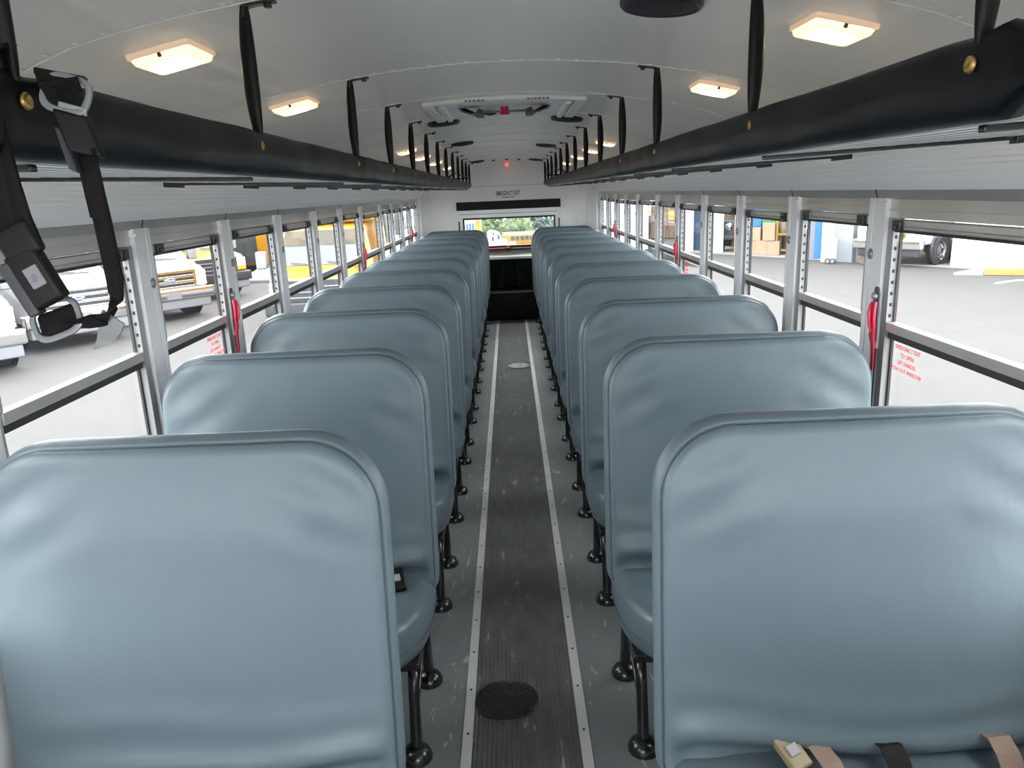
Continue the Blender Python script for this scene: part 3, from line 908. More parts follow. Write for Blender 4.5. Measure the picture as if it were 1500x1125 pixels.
# floor access plates
for nm, (x, y), m, lb in (('a', (-.07, 2.13), 'plate_black', 'black round diamond-plate access cover in the ribbed aisle floor, near'),
                          ('b', (.04, 7.0), 'plate_silver', 'silver round access cover in the aisle floor, far down')):
    o_ = thing('floor_access_cover', lb, 'floor cover', (x, y, .0058), 0, 'round floor access covers')
    b = MB(); b.lathe([(.104, 0), (.104, .003), (.100, .0045), (.0005, .0045)], (0, 0, 0), (0, 0, 1), 40)
    for f in b.sm: pass
    b.build('cover_disc', m, o_)
    b = MB()
    for i in range(-5, 6):
        for j in range(-7, 8):
            px = i*.018*1.0+(.009 if j % 2 else 0); py = j*.0135
            if math.hypot(px, py) < .092:
                a = .6 if (i+j) % 2 else -.6
                b.obox((px, py, .0050), (.0062*math.cos(a), .0062*math.sin(a), 0), (-.0016*math.sin(a), .0016*math.cos(a), 0), (0, 0, .0018))
    b.build('tread_pattern', 'tread' if m == 'plate_black' else m, o_, bevel=.0006)

# ------------------------------------------------------------------ belt extender hung over the left rack
t = thing('belt_extender', 'black seat belt extender hung over the left luggage rack close to the camera', 'seat belt', (-.44, .75, 1.60))
def L_(p): return (p[0]+.44, p[1]-.75, p[2]-1.60)
def tongue(cx, cy, cz, tilt, sx, sz, m):
    out = MB(); N = 32; o1 = []; o2 = []
    for k in range(N):
        th = 2*PI*k/N
        ca = math.copysign(abs(math.cos(th))**.6, math.cos(th)); sa = math.copysign(abs(math.sin(th))**.7, math.sin(th))
        o1.append((sx*ca, sz*sa)); o2.append(((sx-.0058)*ca, (sz-.0055)*sa+.001))
    vs = []; c, s_ = math.cos(tilt), math.sin(tilt)
    for dy in (-.0022, .0022):
        for (x, z) in o1+o2: vs.append((cx+x*c-z*s_, cy+dy+.25*z, cz+x*s_+z*c))
    fs = []
    for k in range(N):
        j = (k+1) % N
        fs += [(k, j, N+j, N+k), (2*N+k, 3*N+k, 3*N+j, 2*N+j), (k, 2*N+k, 2*N+j, j), (N+k, N+j, 3*N+j, 3*N+k)]
    out.add(vs, fs); return out
# metal tongue hooked over the pad
tn_ = tongue(*L_((-.4065, .745, 1.7240)), -.30, .0230, .0185, 'satin')
tn_.obox(L_((-.4025, .743, 1.7080)), (.0125, 0, -.004), (0, .0018, 0), (.002, -.001, .0065))
tn_.build('metal_tongue', 'satin', t, bevel=.001)
b = MB(); b.ribbon([L_(p) for p in ((-.462, .850, 1.754), (-.452, .825, 1.753), (-.436, .790, 1.749), (-.416, .754, 1.7425), (-.4080, .738, 1.7345), (-.4055, .742, 1.722))], [.042, .042, .040, .037, .034, .032], .005, [(.88, .48, -.1), (.88, .48, -.1), (.88, .48, -.15), (.92, .35, -.25), (.95, .1, -.3), (.95, .1, -.3)]); b.build('upper_webbing', 'webbing', t)
b = MB(); b.obox(L_((-.3985, .742, 1.6885)), (.0150, .002, -.004), (0, .006, 0), (.0052, -.001, -.0195)); sl_ = b.build('tongue_sleeve', 'blackplast', t, bevel=.003)
b = MB(); b.obox(L_((-.4110, .744, 1.6745)), (.0036, .002, -.002), (0, .008, 0), (.0045, -.002, -.020)); b.build('sleeve_edge', 'greyplast', sl_, bevel=.002)
web = [(-.3955, .742, 1.675), (-.3950, .743, 1.655), (-.3945, .744, 1.635), (-.3930, .745, 1.6080), (-.3918, .745, 1.5781), (-.3908, .745, 1.552), (-.3925, .745, 1.5350), (-.4000, .745, 1.5205), (-.4130, .746, 1.5120), (-.4300, .747, 1.5090), (-.4480, .748, 1.5080)]
wd = [(.9, -.5, -.15)]*6+[(.8, -.6, -.1), (.5, -.7, .45), (.1, -.75, .6), (0, -.8, .5), (0, -.9, .4)]
b = MB(); b.ribbon([L_(p) for p in web], [.026, .026, .026, .026, .0255, .025, .026, .027, .024, .020, .018], .0028, wd); b.build('hanging_webbing', 'webbing', t)
b = MB(); b.ribbon([L_(p) for p in ((-.3950, .7395, 1.668), (-.3945, .7405, 1.648), (-.3940, .7410, 1.632), (-.3930, .7420, 1.612))], .0275, .003, (.9, -.5, -.15)); b.build('doubled_webbing', 'webbing', t)
b = MB(); b.ribbon([L_(p) for p in ((-.402, .752, 1.514), (-.408, .754, 1.505), (-.415, .757, 1.495), (-.424, .760, 1.4865), (-.433, .762, 1.480))], [.026, .025, .019, .010, .002], .0015, (1, -.25, .5)); b.build('webbing_tail', 'satin', t)
# lower ring and buckle
ring = tongue(*L_((-.4575, .748, 1.5140)), .32, .0275, .0195, 'satin')
ring.build('adjuster_ring', 'satin', t, bevel=.0013)
b = MB(); b.obox(L_((-.457, .752, 1.5125)), (.0205, 0, .0066), (0, .003, 0), (-.003, .003, .0115)); b.build('ring_webbing', 'webbing', t, bevel=.003)
ax = Vector((.40, -.0, -.915)).normalized(); wv = Vector((.915, .0, .40)).normalized(); nv = Vector((0, -1, 0))
cb = Vector(L_((-.4665, .745, 1.5570)))
b = MB(); b.obox(cb, wv*.0180, nv*.008, ax*.029); bkl = b.build('buckle', 'blackplast', t, bevel=.005)
b = MB(); b.obox(cb+wv*.003+nv*.0084, wv*.0078, nv*.0012, ax*.0105); bt = b.build('release_button', 'label', bkl, bevel=.002)
b = MB(); b.disc(cb+wv*.003+ax*.001+nv*.0098, .0046, 18, (0, -1, 0), .0032); b.build('button_print', 'labelink', bt)
b = MB(); b.obox(cb-wv*.0195+nv*.001+ax*.004, wv*.0060, nv*.0075, ax*.028); b.build('buckle_side', 'greyplast', bkl, bevel=.002)
b = MB(); b.ribbon([L_(p) for p in ((-.4740, .744, 1.585), (-.4800, .743, 1.612), (-.4835, .742, 1.645), (-.486, .741, 1.69), (-.486, .742, 1.735), (-.482, .75, 1.765), (-.488, .785, 1.772))], .040, .004, (.95, 0, .25)); b.build('buckle_webbing', 'webbing', t)
b = MB(); b.obox(Vector(L_((-.4765, .744, 1.592))), wv*.020, nv*.0065, ax*.018); b.build('buckle_boot', 'blackplast', bkl, bevel=.006)

# ------------------------------------------------------------------ outside
G = -.95
b = MB()
def terr(y): return G if y < 24 else G-.066*(y-24)
ysg = [-30, 0, 24, 60, 100, 140, 200]
vs = []
for y in ysg: vs += [(x, y, terr(y)) for x in (-60, -16, -2.4, 6.0, 24.0)]
fs = []
for j in range(len(ysg)-1):
    for i in range(4):
        if i == 3 and ysg[j] >= 24: continue
        fs.append((j*5+i, j*5+i+1, (j+1)*5+i+1, (j+1)*5+i))
b.add(vs, fs)
b.add([(24, -30, G), (70, -30, G), (70, 60, G), (24, 60, G)], [(0, 1, 2, 3)])
b.add([(6, 24, G), (24, 24, G), (24, 60, G), (6, 60, G)], [(0, 1, 2, 3)])
b.add([(6, 24, G), (6, 60, G), (6, 60, terr(60))], [(0, 1, 2)])
structure(b.build('ground', 'asphalt'))

def wheel(parent, x, y, r=.38, w=.24, sgn=1, hub='chrome'):
    b = MB(); b.lathe([(r*.62, -w/2), (r*.93, -w/2), (r, -w*.35), (r, w*.35), (r*.93, w/2), (r*.62, w/2)], (x, y, r), (0, sgn, 0), 26)
    wh = b.build('wheel', 'tire', parent)
    b = MB(); b.lathe([(r*.64, w*.50), (r*.60, w*.40), (r*.52, w*.30), (r*.30, w*.36), (r*.24, w*.50), (r*.10, w*.54), (.001, w*.54)], (x, y, r), (0, sgn, 0), 22)
    b.build('hub', hub, wh)

def emblem(parent, x, z, a=.13, ch=.055):
    b = MB(); b.lathe([(1, 0), (1, .012), (.9, .016), (.001, .016)], (0, 0, 0), (1, 0, 0), 28)
    b.v = [(x+p[0], p[1]*a, z+p[2]*ch) for p in b.v]; e = b.build('emblem', 'chrome', parent)
    b = MB(); b.lathe([(.86, .0165), (.001, .0168)], (0, 0, 0), (1, 0, 0), 28)
    b.v = [(x+p[0], p[1]*a, z+p[2]*ch) for p in b.v]; b.build('emblem_field', 'blueoval', e)
    text('emblem_lettering', 'Ford', ch*1.05, 'emblemtxt', e, (x+.0175, 0, z), (PI/2, 0, PI/2), sx=1.5)

def cutaway(name, label, cat, px, py, heading, paint, body, group=None, grille='chrome', gz=G, mirror_big=True):
    """van-fronted vehicle; local +x is forward, origin on the ground below the front bumper"""
    t = thing(name, label, cat, (px, py, gz), heading, group)
    def hwid(x, z):
        w = 1.0 if x < -.75 else 1.0-.12*((x+.75)/.75)
        if z > 1.22: w -= .16*(z-1.22)/.75
        return w
    prof = [(-.04, .52), (-.02, .86), (-.05, 1.10), (-.16, 1.17), (-.82, 1.28), (-1.52, 2.00), (-1.75, 2.09), (-2.65, 2.12), (-2.65, .50)]
    b = MB(); n = len(prof)
    vs = [(x, hwid(x, z), z) for x, z in prof]+[(x, -hwid(x, z), z) for x, z in prof]
    fs = [tuple(range(n)), tuple(range(2*n-1, n-1, -1))]+[(i, n+i, n+(i+1) % n, (i+1) % n) for i in range(n)]
    b.add(vs, fs); b.build('cab', paint, t, bevel=.035)
    b = MB()                                           # windscreen lying on the slope
    nx, nz = .72/math.hypot(.70, .72), .70/math.hypot(.70, .72)
    b.add([(-.86+nx*.012, y, 1.32+nz*.012) for y in (-.88, .88)]+[(-1.49+nx*.012, y, 1.965+nz*.012) for y in (.76, -.76)], [(0, 1, 2, 3)])
    if body == 'bus':
        m0, m1 = (-.86+-1.49)/2-.03, 1.675
        b.cur = 1; b.add([(m0+nx*.016, y, m1+nz*.016) for y in (-.80, .80)]+[(-1.48+nx*.016, y, 1.955+nz*.016) for y in (.74, -.74)], [(0, 1, 2, 3)])
    ws = b.build('windscreen', ['windscreen', 'screen_reflection'], t)
    b = MB()
    for y in (-.35, .35): b.tube([(-.84+.02, y+.3, 1.325), (-.90+.03, y-.25, 1.38)], .008, 6)
    b.build('wiper', 'carblack', ws)
    for s in (-1, 1):
        b = MB(); b.add([(x, s*(hwid(x, z)+.006), z) for x, z in ((-1.05, 1.32), (-1.58, 1.88), (-2.10, 1.92), (-2.10, 1.32))], [(0, 1, 2, 3) if s > 0 else (3, 2, 1, 0)])
        b.build('side_window', 'carglass', t)
        b = MB(); b.box(-1.15, -.97, s*1.20-.10, s*1.20+.10, 1.28, 1.62 if mirror_big else 1.5); m_ = b.build('mirror', 'cargrey', t, bevel=.03)
        b = MB(); b.tube([(-1.05, s*.95, 1.30), (-1.06, s*1.18, 1.35)], .015, 6); b.build('mirror_arm', 'carblack', m_)
    gx = .0
    b = MB(); b.box(-.03, .012, -.62, .62, .72, 1.12); g = b.build('grille', 'carblack', t, bevel=.01)
    b = MB()
    if grille == 'chrome':
        for z in (.745, .865, .985, 1.10): b.box(.0, .035, -.61, .61, z-.028, z+.028)
        b.box(.0, .035, -.63, -.57, .72, 1.12); b.box(.0, .035, .57, .63, .72, 1.12)
        b.box(.0, .030, -.14, .14, .86, .98)
        b.build('grille_bars', 'chrome' if paint == 'carwhite' else 'cargrey', g, bevel=.006)
        emblem(g, .034, .92)
    else:
        for z in (.80, .90, 1.0): b.box(.0, .03, -.56, .56, z-.012, z+.012)
        b.build('grille_bars', 'cargrey', g, bevel=.004)
    for s in (-1, 1):
        b = MB(); b.box(-.06, .015, s*.76-.135, s*.76+.135, .84, 1.09); h = b.build('headlamp', 'lampglass', t, bevel=.015)
        b = MB(); b.box(-.06, .018, s*.76-.135, s*.76+.135, .755, .83); b.build('turn_signal', 'lampglass' if paint == 'carwhite' else 'busamber', h, bevel=.01)
    b = MB(); b.box(-.10, .11, -1.0, 1.0, .47, .72); bp = b.build('bumper', 'chrome' if grille == 'chrome' else 'carblack', t, bevel=.04)
    b = MB(); b.box(-.12, .07, -.92, .92, .26, .47); b.build('valance', 'cargrey', bp, bevel=.03)
    b = MB(); b.box(.108, .116, -.17, .17, .50, .66); b.build('plate', 'cargrey', bp)
    for s in (-1, 1):
        wheel(t, -.92, s*.86, .39, .25, s)
        b = MB(); b.disc((-.92, s*1.006, .44), .49, 22, (0, s, 0)); b.build('wheel_arch', 'carblack', t)
    if body == 'box':
        b = MB(); b.box(-6.4, -2.45, -1.15, 1.15, .62, 3.05); b.build('cargo_body', paint, t, bevel=.05)
        for s in (-1, 1): wheel(t, -5.1, s*.92, .39, .3, s)
    elif body == 'bus':
        b = MB(); b.prism([(-1.15, .55), (1.15, .55), (1.18, 1.5), (1.10, 2.55), (.85, 2.80), (-.85, 2.80), (-1.10, 2.55), (-1.18, 1.5)], 'x', -7.6, -2.3)
        bd = b.build('bus_body', paint, t, bevel=.05)
        b = MB(); b.prism([(-1.0, 2.10), (1.0, 2.10), (.95, 2.72), (-.95, 2.72)], 'x', -2.3, -1.62); b.build('roof_cap', paint, t, bevel=.06)
        for s in (-1, 1):
            for k in range(6):
                b = MB(); x = -2.75-k*.78; b.prism([(x, 1.55), (x-.62, 1.55), (x-.62, 2.2), (x, 2.2)], 'y', s*1.13, s*1.19); b.build('window', 'carglass', bd)
            b = MB(); b.box(-7.5, -2.4, s*1.185-.01, s*1.185+.01, 1.02, 1.10); b.box(-7.5, -2.4, s*1.175-.01, s*1.175+.01, 1.38, 1.44); b.build('rub_rail', 'carblack', bd)
            wheel(t, -5.8, s*.92, .42, .3, s, 'cargrey')
        b = MB()
        for y in (-.75, -.5, .5, .75): b.cyl((-1.64, y, 2.5), (-1.60, y, 2.5), .09, 14)
        b.build('warning_lamp', 'busamber', t)
    elif body == 'van':
        b = MB(); b.prism([(-1.0, .5), (1.0, .5), (1.0, 1.22), (.84, 2.1), (.6, 2.16), (-.6, 2.16), (-.84, 2.1), (-1.0, 1.22)], 'x', -5.4, -2.6); b.build('van_body', paint, t, bevel=.04)
        for s in (-1, 1): wheel(t, -4.3, s*.86, .38, .25, s)
    return t

def place_front(cx, cy, ang): return cx, cy, ang
hd = math.radians(-38)
fw = Vector((math.cos(hd), math.sin(hd)))
lf = Vector((-math.sin(hd), math.cos(hd)))            # vehicle's left
def by_left_corner(x, y):                              # front corner on the far side of the row
    return (x-lf.x*1.0, y-lf.y*1.0)
c1 = by_left_corner(-8.05, 12.25)
cutaway('van', 'white van cut off by the left edge of the photo', 'van', c1[0], c1[1], hd, 'carwhite', 'van', 'white vans parked left of the bus')
c2 = by_left_corner(-7.70, 15.15)
cutaway('van', 'white van behind the hanging belt buckle, oval badge on its chrome grille', 'van', c2[0], c2[1], hd, 'carwhite', 'van', 'white vans parked left of the bus')
c3 = by_left_corner(-7.15, 17.95)
cutaway('van', 'white van parked between the second white van and the yellow buses', 'van', c3[0], c3[1], hd, 'carwhite', 'van', 'white vans parked left of the bus')
c4 = by_left_corner(-7.45, 21.6)
cutaway('minibus', 'small yellow minibus with black grille beside the third white van', 'bus', c4[0], c4[1], hd, 'busyellow', 'bus', 'yellow buses left of the bus', grille='black')
cutaway('minibus', 'nearest yellow minibus facing the camera outside the left windows', 'bus', -3.62, 14.1, math.radians(-84), 'busyellow', 'bus', 'yellow buses left of the bus', grille='black')

def big_bus(name, label, px, py, heading, gz=G, L=10.5, paint='busyellow', group=None, roof=None, windows=11):
    t = thing(name, label, 'bus', (px, py, gz), heading, group)
    b = MB(); b.prism([(-1.18, .45), (1.18, .45), (1.22, 1.6), (1.17, 2.55), (.85, 2.95), (-.85, 2.95), (-1.17, 2.55), (-1.22, 1.6)], 'x', -L, 0)
    bd = b.build('bus_body', paint, t, bevel=.08)
    if roof:
        b = MB(); b.prism([(-1.12, 2.62), (1.12, 2.62), (.86, 2.97), (-.86, 2.97)], 'x', -L+.05, -.3); b.build('roof', roof, t, bevel=.05)
    b = MB(); b.add([(.012, -1.02, 1.35), (.012, 1.02, 1.35), (.012, .98, 2.45), (.012, -.98, 2.45)], [(0, 1, 2, 3)]); b.build('windscreen', 'windscreen', t)
    for s in (-1, 1):
        w = (L-1.9)/windows
        for k in range(windows):
            x = -1.5-k*w
            b = MB(); b.prism([(x, 1.62), (x-w*.82, 1.62), (x-w*.82, 2.32), (x, 2.32)], 'y', s*1.16, s*1.225); b.build('window', 'carglass', bd)
        b = MB()
        for z in (.72, 1.08, 1.48): b.box(-L+.1, -1.4, s*1.215-.015, s*1.215+.015, z-.035, z+.035)
        b.build('rub_rail', 'carblack', bd)
        for x in (-2.2 if L > 8 else -1.4, -L+2.8): wheel(t, x, s*1.0, .48, .3, s, 'cargrey')
        b = MB(); b.box(.25, .40, s*1.25-.12, s*1.25+.12, 1.55, 2.0); m_ = b.build('mirror', 'cargrey', t, bevel=.04)
        b = MB(); b.tube([(0, s*1.05, 1.9), (.3, s*1.22, 1.98)], .02, 6); b.build('mirror_arm', 'carblack', m_)
    b = MB(); b.prism([(-1.32, .55), (-.42, .55), (-.42, 2.42), (-1.32, 2.42)], 'y', -1.16, -1.232); d = b.build('door', 'carblack', t)
    b = MB()
    for x in (-1.25, -.84): b.prism([(x, .75), (x+.33, .75), (x+.33, 2.3), (x, 2.3)], 'y', -1.22, -1.238)
    b.build('door_glass', 'carglass', d)
    b = MB(); b.box(-.05, .12, -1.18, 1.18, .42, .68); b.build('bumper', 'carblack', t, bevel=.03)
    return t
big_bus('school_bus', 'long yellow school bus seen from its door side behind the small yellow minibus', -8.0, 27.2, math.radians(-12), group='yellow buses left of the bus')
big_bus('school_bus', 'white bus standing behind the nearest yellow minibus on the left', -4.6, 25.2, math.radians(-88), paint='carwhite', group='buses beyond the left windows')
big_bus('school_bus', 'yellow school bus far behind the white bus on the left', -4.3, 37.5, math.radians(-92), gz=terr(37.5), group='buses beyond the left windows')

# seen through the rear window
big_bus('school_bus', 'distant yellow school bus side-on in the rear window', -1.3, 140, PI, gz=-8.55, L=10.5, roof='ledge', windows=10)
t = thing('semi_truck', 'white semi tractor in the left half of the rear window', 'truck', (-.35, 125, -7.55))
b = MB(); b.prism([(0, .55), (0, 1.35), (-.25, 1.62), (-1.05, 1.85), (-1.35, 2.75), (-1.75, 3.05), (-2.9, 3.25), (-3.3, 3.0), (-3.3, .55)], 'y', -1.1, 1.1); b.build('cab', 'carwhite', t, bevel=.12)
for x0, x1, z0, z1 in ((-1.60, -1.28, 1.75, 2.5), (-2.55, -2.25, 1.5, 2.2), (-2.35, -2.15, 2.45, 2.85)):
    b = MB(); b.box(x0, x1, -1.112, -1.09, z0, z1); b.build('side_window', 'carglass', t)
for x in (-.75, -3.9, -5.0): wheel(t, x, -.85, .5, .3, -1); 
b = MB(); b.disc((-.75, -1.115, .62), .64, 20, (0, -1, 0)); b.build('wheel_arch', 'cargrey', t)
b = MB(); b.box(-5.6, -3.2, -.5, .5, .55, .85); b.build('chassis', 'carblack', t)
b = MB(); b.box(-.02, .12, -1.1, 1.1, .4, .75); b.build('bumper', 'chrome', t, bevel=.03)
t = thing('site_cabin', 'white site building with small windows at the left of the rear window', 'building', (-6.6, 130, -7.95))
b = MB(); b.box(-4.5, 1.6, 0, 8, 0, 6.3); b.build('walls', 'cabinwall', t)
b = MB(); b.box(-4.6, 1.7, -.1, 8.1, 6.3, 6.6); b.build('roof', 'bldgrey', t)
for k in range(5):
    b = MB(); b.box(-1.2+k*.5, -.90+k*.5, -.03, 0, 3.4, 4.6); b.build('window', 'navy', t)
t = thing('boom_lift', 'yellow lift cabin standing before the white site building', 'lift', (-4.95, 121.5, -7.4))
b = MB(); b.box(-.55, .55, -.4, .4, .4, 4.0); b.build('lift_body', 'yellow', t, bevel=.05)
b = MB(); b.box(-.45, .42, -.42, .38, 4.0, 5.1); cb_ = b.build('cabin', 'yellow', t, bevel=.05)
b = MB(); b.box(-.28, .20, -.445, -.415, 4.3, 4.85); b.build('cabin_window', 'brown', cb_)
for s in (-1, 1): wheel(t, s*.6, -.4, .4, .25, -1, 'cargrey')
t = thing('jersey_barrier', 'salmon pink panel barrier in front of the distant yellow bus', 'barrier', (.3, 133, -8.15))
b = MB(); b.prism([(-.3, .1), (.3, .1), (.12, 1.35), (-.12, 1.35)], 'x', -.55, .75); b.build('panel', 'salmon', t, bevel=.03)
for x in (-.4, .6):
    b = MB(); b.box(x-.06, x+.06, -.35, .35, 0, .1); b.build('foot', 'cargrey', t)

def tree(label, x, y, z, h, kind, seed, group='trees behind the yard'):
    t = thing('tree', label, 'tree', (x, y, z), 0, group)
    rnd = random.Random(seed)
    b = MB(); b.tube([(0, 0, 0), (.1, 0, h*.4), (0, 0, h*.7)], [h*.022, h*.016, h*.006], 8); b.build('trunk', 'bark', t)
    b = MB()
    if kind == 'round':
        for k in range(60):
            u = rnd.random(); a = rnd.uniform(0, 6.28); zz = h*(.28+.68*u)
            rr_ = h*.36*math.sin(PI*min(.97, .12+u*.85))**.7
            q_ = rnd.uniform(.2, 1)
            b.blob((math.cos(a)*rr_*q_, math.sin(a)*rr_*q_, zz), h*rnd.uniform(.08, .14), rnd.randint(0, 9999), .32, 12, 8)
        b.build('crown', 'leaf_b' if seed % 3 == 0 else 'leaf_a', t)
    else:
        for k in range(15):
            u = k/14; zz = h*(.08+.92*u); rr_ = h*.25*(1-u)**.75+.14
            for j in range(max(3, int(9*(1-u)))):
                a = rnd.uniform(0, 6.28)
                b.blob((math.cos(a)*rr_*.62, math.sin(a)*rr_*.62, zz-rr_*.22), max(.2, rr_*.55), rnd.randint(0, 9999), .35, 10, 7, .8)
        b.build('crown', 'leaf_c', t)
TR = [(-8.9, 172, 7.3, 'round', 3, 'pale green round tree at the left end of the rear window'),
      (-5.2, 176, 8.0, 'round', 6, 'light green broad tree right of the white site building'),
      (-3.6, 184, 9.6, 'cone', 2, 'dark conifer above the semi tractor hood, leftmost conifer'),
      (-2.3, 178, 8.3, 'cone', 7, 'dark conifer bordering the left sky gap'),
      (-.8, 172, 5.4, 'round', 9, 'low yellow-green tree under the left sky gap'),
      (.9, 177, 7.0, 'round', 4, 'mid green tree just right of the left sky gap'),
      (2.6, 172, 7.9, 'round', 12, 'tall pale bushy tree in the middle of the rear window'),
      (4.2, 182, 6.2, 'round', 10, 'low tree under the right sky gap'),
      (5.6, 174, 8.4, 'cone', 5, 'dark conifer bordering the right sky gap'),
      (7.0, 186, 10.0, 'cone', 15, 'tallest dark conifer right of the right sky gap'),
      (8.4, 174, 8.0, 'cone', 8, 'conifer second from the right end of the rear window'),
      (10.0, 184, 7.9, 'cone', 18, 'conifer at the right end of the rear window view')]
for i, (x, y, h, k, sd, lb) in enumerate(TR): tree(lb, x, y, terr(y), h, k, sd)

# ---- right side: open workshop with columns
e = Vector((.545, -.838)); nrm = Vector((-.838, -.545))
rotb = math.atan2(e.y, e.x)                           # local +x along the facade towards the near end, local -y... 
t = thing('workshop_building', 'open white workshop building with wide columns outside the right windows', 'building', (10.2, 24.6, G), rotb)
# local: x along facade, y = left of it = (-e.y, e.x) = (.838,.545) into the building
inv = Matrix.Rotation(-rotb, 2)
def loc2(x, y):
    v = inv @ Vector((x-10.2, y-24.6)); return v.x, v.y
def colm(x, y, w, d, m, nm='column'):
    lx, ly = loc2(x, y)
    b = MB(); b.box(lx-w/2, lx+w/2, ly, ly+d, 0, 4.2); return b.build(nm, m, t, bevel=.01)
colm(13.05, 20.9, 1.75, .45, 'bldwhite')
colm(10.42, 23.9, .74, .22, 'bldgrey')  # shaded face of the column, its shade put into the grey
colm(9.95, 24.05, .25, .5, 'bldwhite')
colm(7.62, 28.75, .5, .35, 'bldwhite')
colm(6.85, 30.0, .35, .35, 'bldwhite')
b = MB(); b.prism([(-6.4, -.3), (9, -.3), (9, 9), (-13, 9)], 'z', 4.2, 4.5); b.build('roof_slab', 'soffit', t)  # out-of-view roof, put in to darken the interior
b = MB(); b.box(-12.9, 9, 8.6, 8.9, 0, 4.2); b.build('back_wall', 'bldbeige', t)
b = MB(); b.prism([(-6.4, 0), (9, 0), (9, 8.6), (-12.8, 8.6)], 'z', 0, .02); b.build('slab_floor', 'concrete', t)
lx, ly = loc2(9.75, 26.0)
b = MB(); b.box(lx-.15, lx+1.2, ly+.2, ly+.5, 0, 4.2); b.build('partition', 'bldwhite', t)
lx, ly = loc2(16.0, 24.5)
b = MB(); b.box(lx-1.5, lx+2.6, ly-.8, ly-.5, 0, 4.2); b.build('partition', 'bldwhite', t)

def inb(name, label, cat, px_x, y, group=None, rot=0.0, z=G+.02):
    return thing(name, label, cat, (px_x, y, z), rot, group)
# blue framed grey locker door
t = inb('locker', 'grey locker with bright blue door edge against the white partition', 'locker', 9.93, 25.35, rot=math.radians(-32))
b = MB(); b.box(-.45, .25, -.05, .30, 0, 1.75); b.build('locker_body', 'cargrey', t, bevel=.01)
b = MB(); b.box(.22, .50, -.16, .30, .0, 1.80); b.build('door', 'blue', t, bevel=.01)
# cartons
def carton(label, x, y, z, w, d, h, rot=-.5):
    t = thing('carton', label, 'box', (x, y, z), rot, 'cardboard cartons in the workshop')
    b = MB(); b.box(-w/2, w/2, -d/2, d/2, 0, h); b.build('carton_body', 'carton', t, bevel=.01)
    b = MB(); b.box(-w/2-.002, w/2+.002, -.03, .03, h*.75, h+.003); b.build('tape', 'tanweb', t)
Z0 = G+.02
carton('left carton of the bottom layer in the workshop', 8.72, 27.60, Z0, .50, .4, .50)
carton('middle carton of the bottom layer in the workshop', 9.06, 27.34, Z0, .42, .4, .50)
carton('right carton of the bottom layer in the workshop', 9.40, 27.08, Z0, .42, .4, .48)
carton('small upper carton on the left of the workshop pile', 8.86, 27.5, Z0+.50, .40, .4, .45)
carton('larger upper carton on the right of the workshop pile', 9.26, 27.2, Z0+.50, .42, .4, .62)
t = inb('wooden_panel', 'brown plywood panel leaning left of the carton pile', 'panel', 8.62, 28.3, rot=-.5)
b = MB(); b.box(-.28, .28, -.03, .03, 0, 1.45); b.build('sheet', 'carton', t)
b = MB(); b.box(-.28, .28, -.035, -.03, .7, .75); b.build('batten', 'brown', t)
def bin_(label, x, y, z, w, h, m, group='storage bins in the workshop'):
    t = thing('storage_bin', label, 'bin', (x, y, z), -.5, group)
    b = MB(); b.prism([(-w*.44, 0), (w*.44, 0), (w*.5, h), (-w*.5, h)], 'y', -.3, .3); b.build('bin_body', m, t, bevel=.02)
    b = MB(); b.box(-w*.53, w*.53, -.33, .33, h*.93, h); b.build('rim', m, t, bevel=.01)
bin_('blue bin on the floor behind the cartons', 9.02, 28.3, Z0, .75, .95, 'navy')
bin_('blue bin stacked above the cartons', 9.02, 28.3, Z0+.95, .75, .85, 'blue')
bin_('green bin beside the stacked blue bin', 9.55, 27.95, Z0+.9, .6, .95, 'green')
bin_('dark bin carrying the green bin', 9.55, 27.95, Z0, .6, .9, 'navy')
t = inb('storage_rack', 'yellow steel storage rack right of the cartons', 'rack', 9.86, 27.0, rot=-.5)
for x in (-.36, .36):
    for y in (-.18, .18):
        b = MB(); b.box(x-.035, x+.035, y-.03, y+.03, 0, 1.45); b.build('post', 'yellow', t)
for k, z in enumerate((.12, .68, 1.35)):
    b = MB(); b.box(-.38, .38, -.2, .2, z, z+.07); b.build('shelf', 'yellow', t)
for k, (x, z, m, lb) in enumerate(((-.15, .75, 'brown', 'brown drum on the middle shelf of the yellow rack'), (.1, .19, 'navy', 'dark blue drum on the lowest shelf of the yellow rack'))):
    o_ = thing('drum', lb, 'drum', (9.86+x*.88, 27.0-x*.48, Z0+z))
    b = MB(); b.lathe([(.001, 0), (.14, 0), (.15, .02), (.15, .36), (.14, .38), (.001, .38)], (0, 0, 0), (0, 0, 1), 16); b.build('drum_body', m, o_)
    b = MB(); b.lathe([(.152, .17), (.158, .18), (.158, .20), (.152, .21)], (0, 0, 0), (0, 0, 1), 16); b.build('hoop', 'cargrey', o_)
t = inb('hose_reel', 'dark red hose reel above the yellow rack', 'reel', 10.05, 27.6, z=Z0+1.55)
b = MB(); b.lathe([(.001, -.1), (.24, -.1), (.24, -.08), (.14, -.06), (.14, .06), (.24, .08), (.24, .1), (.001, .1)], (0, 0, .2), (.5, .86, 0), 18); b.build('reel_drum', 'red', t)
b = MB(); b.box(-.1, .1, .05, .3, -1.55, .05); b.build('stand', 'brown', t)
t = inb('tube_light', 'lit fluorescent tube inside the workshop', 'light', 9.6, 28.6, rot=-.5, z=Z0+2.15)
b = MB(); b.box(-.6, .6, -.05, .05, 0, .06); b.build('fixture', 'bldwhite', t)
M['tubelit'] = mat('lit_tube', (1, 1, 1), .5, emit=((1, .97, .9), 3))
b = MB(); b.tube([(-.58, 0, -.03), (.58, 0, -.03)], .025, 8); b.build('tube', 'tubelit', t)

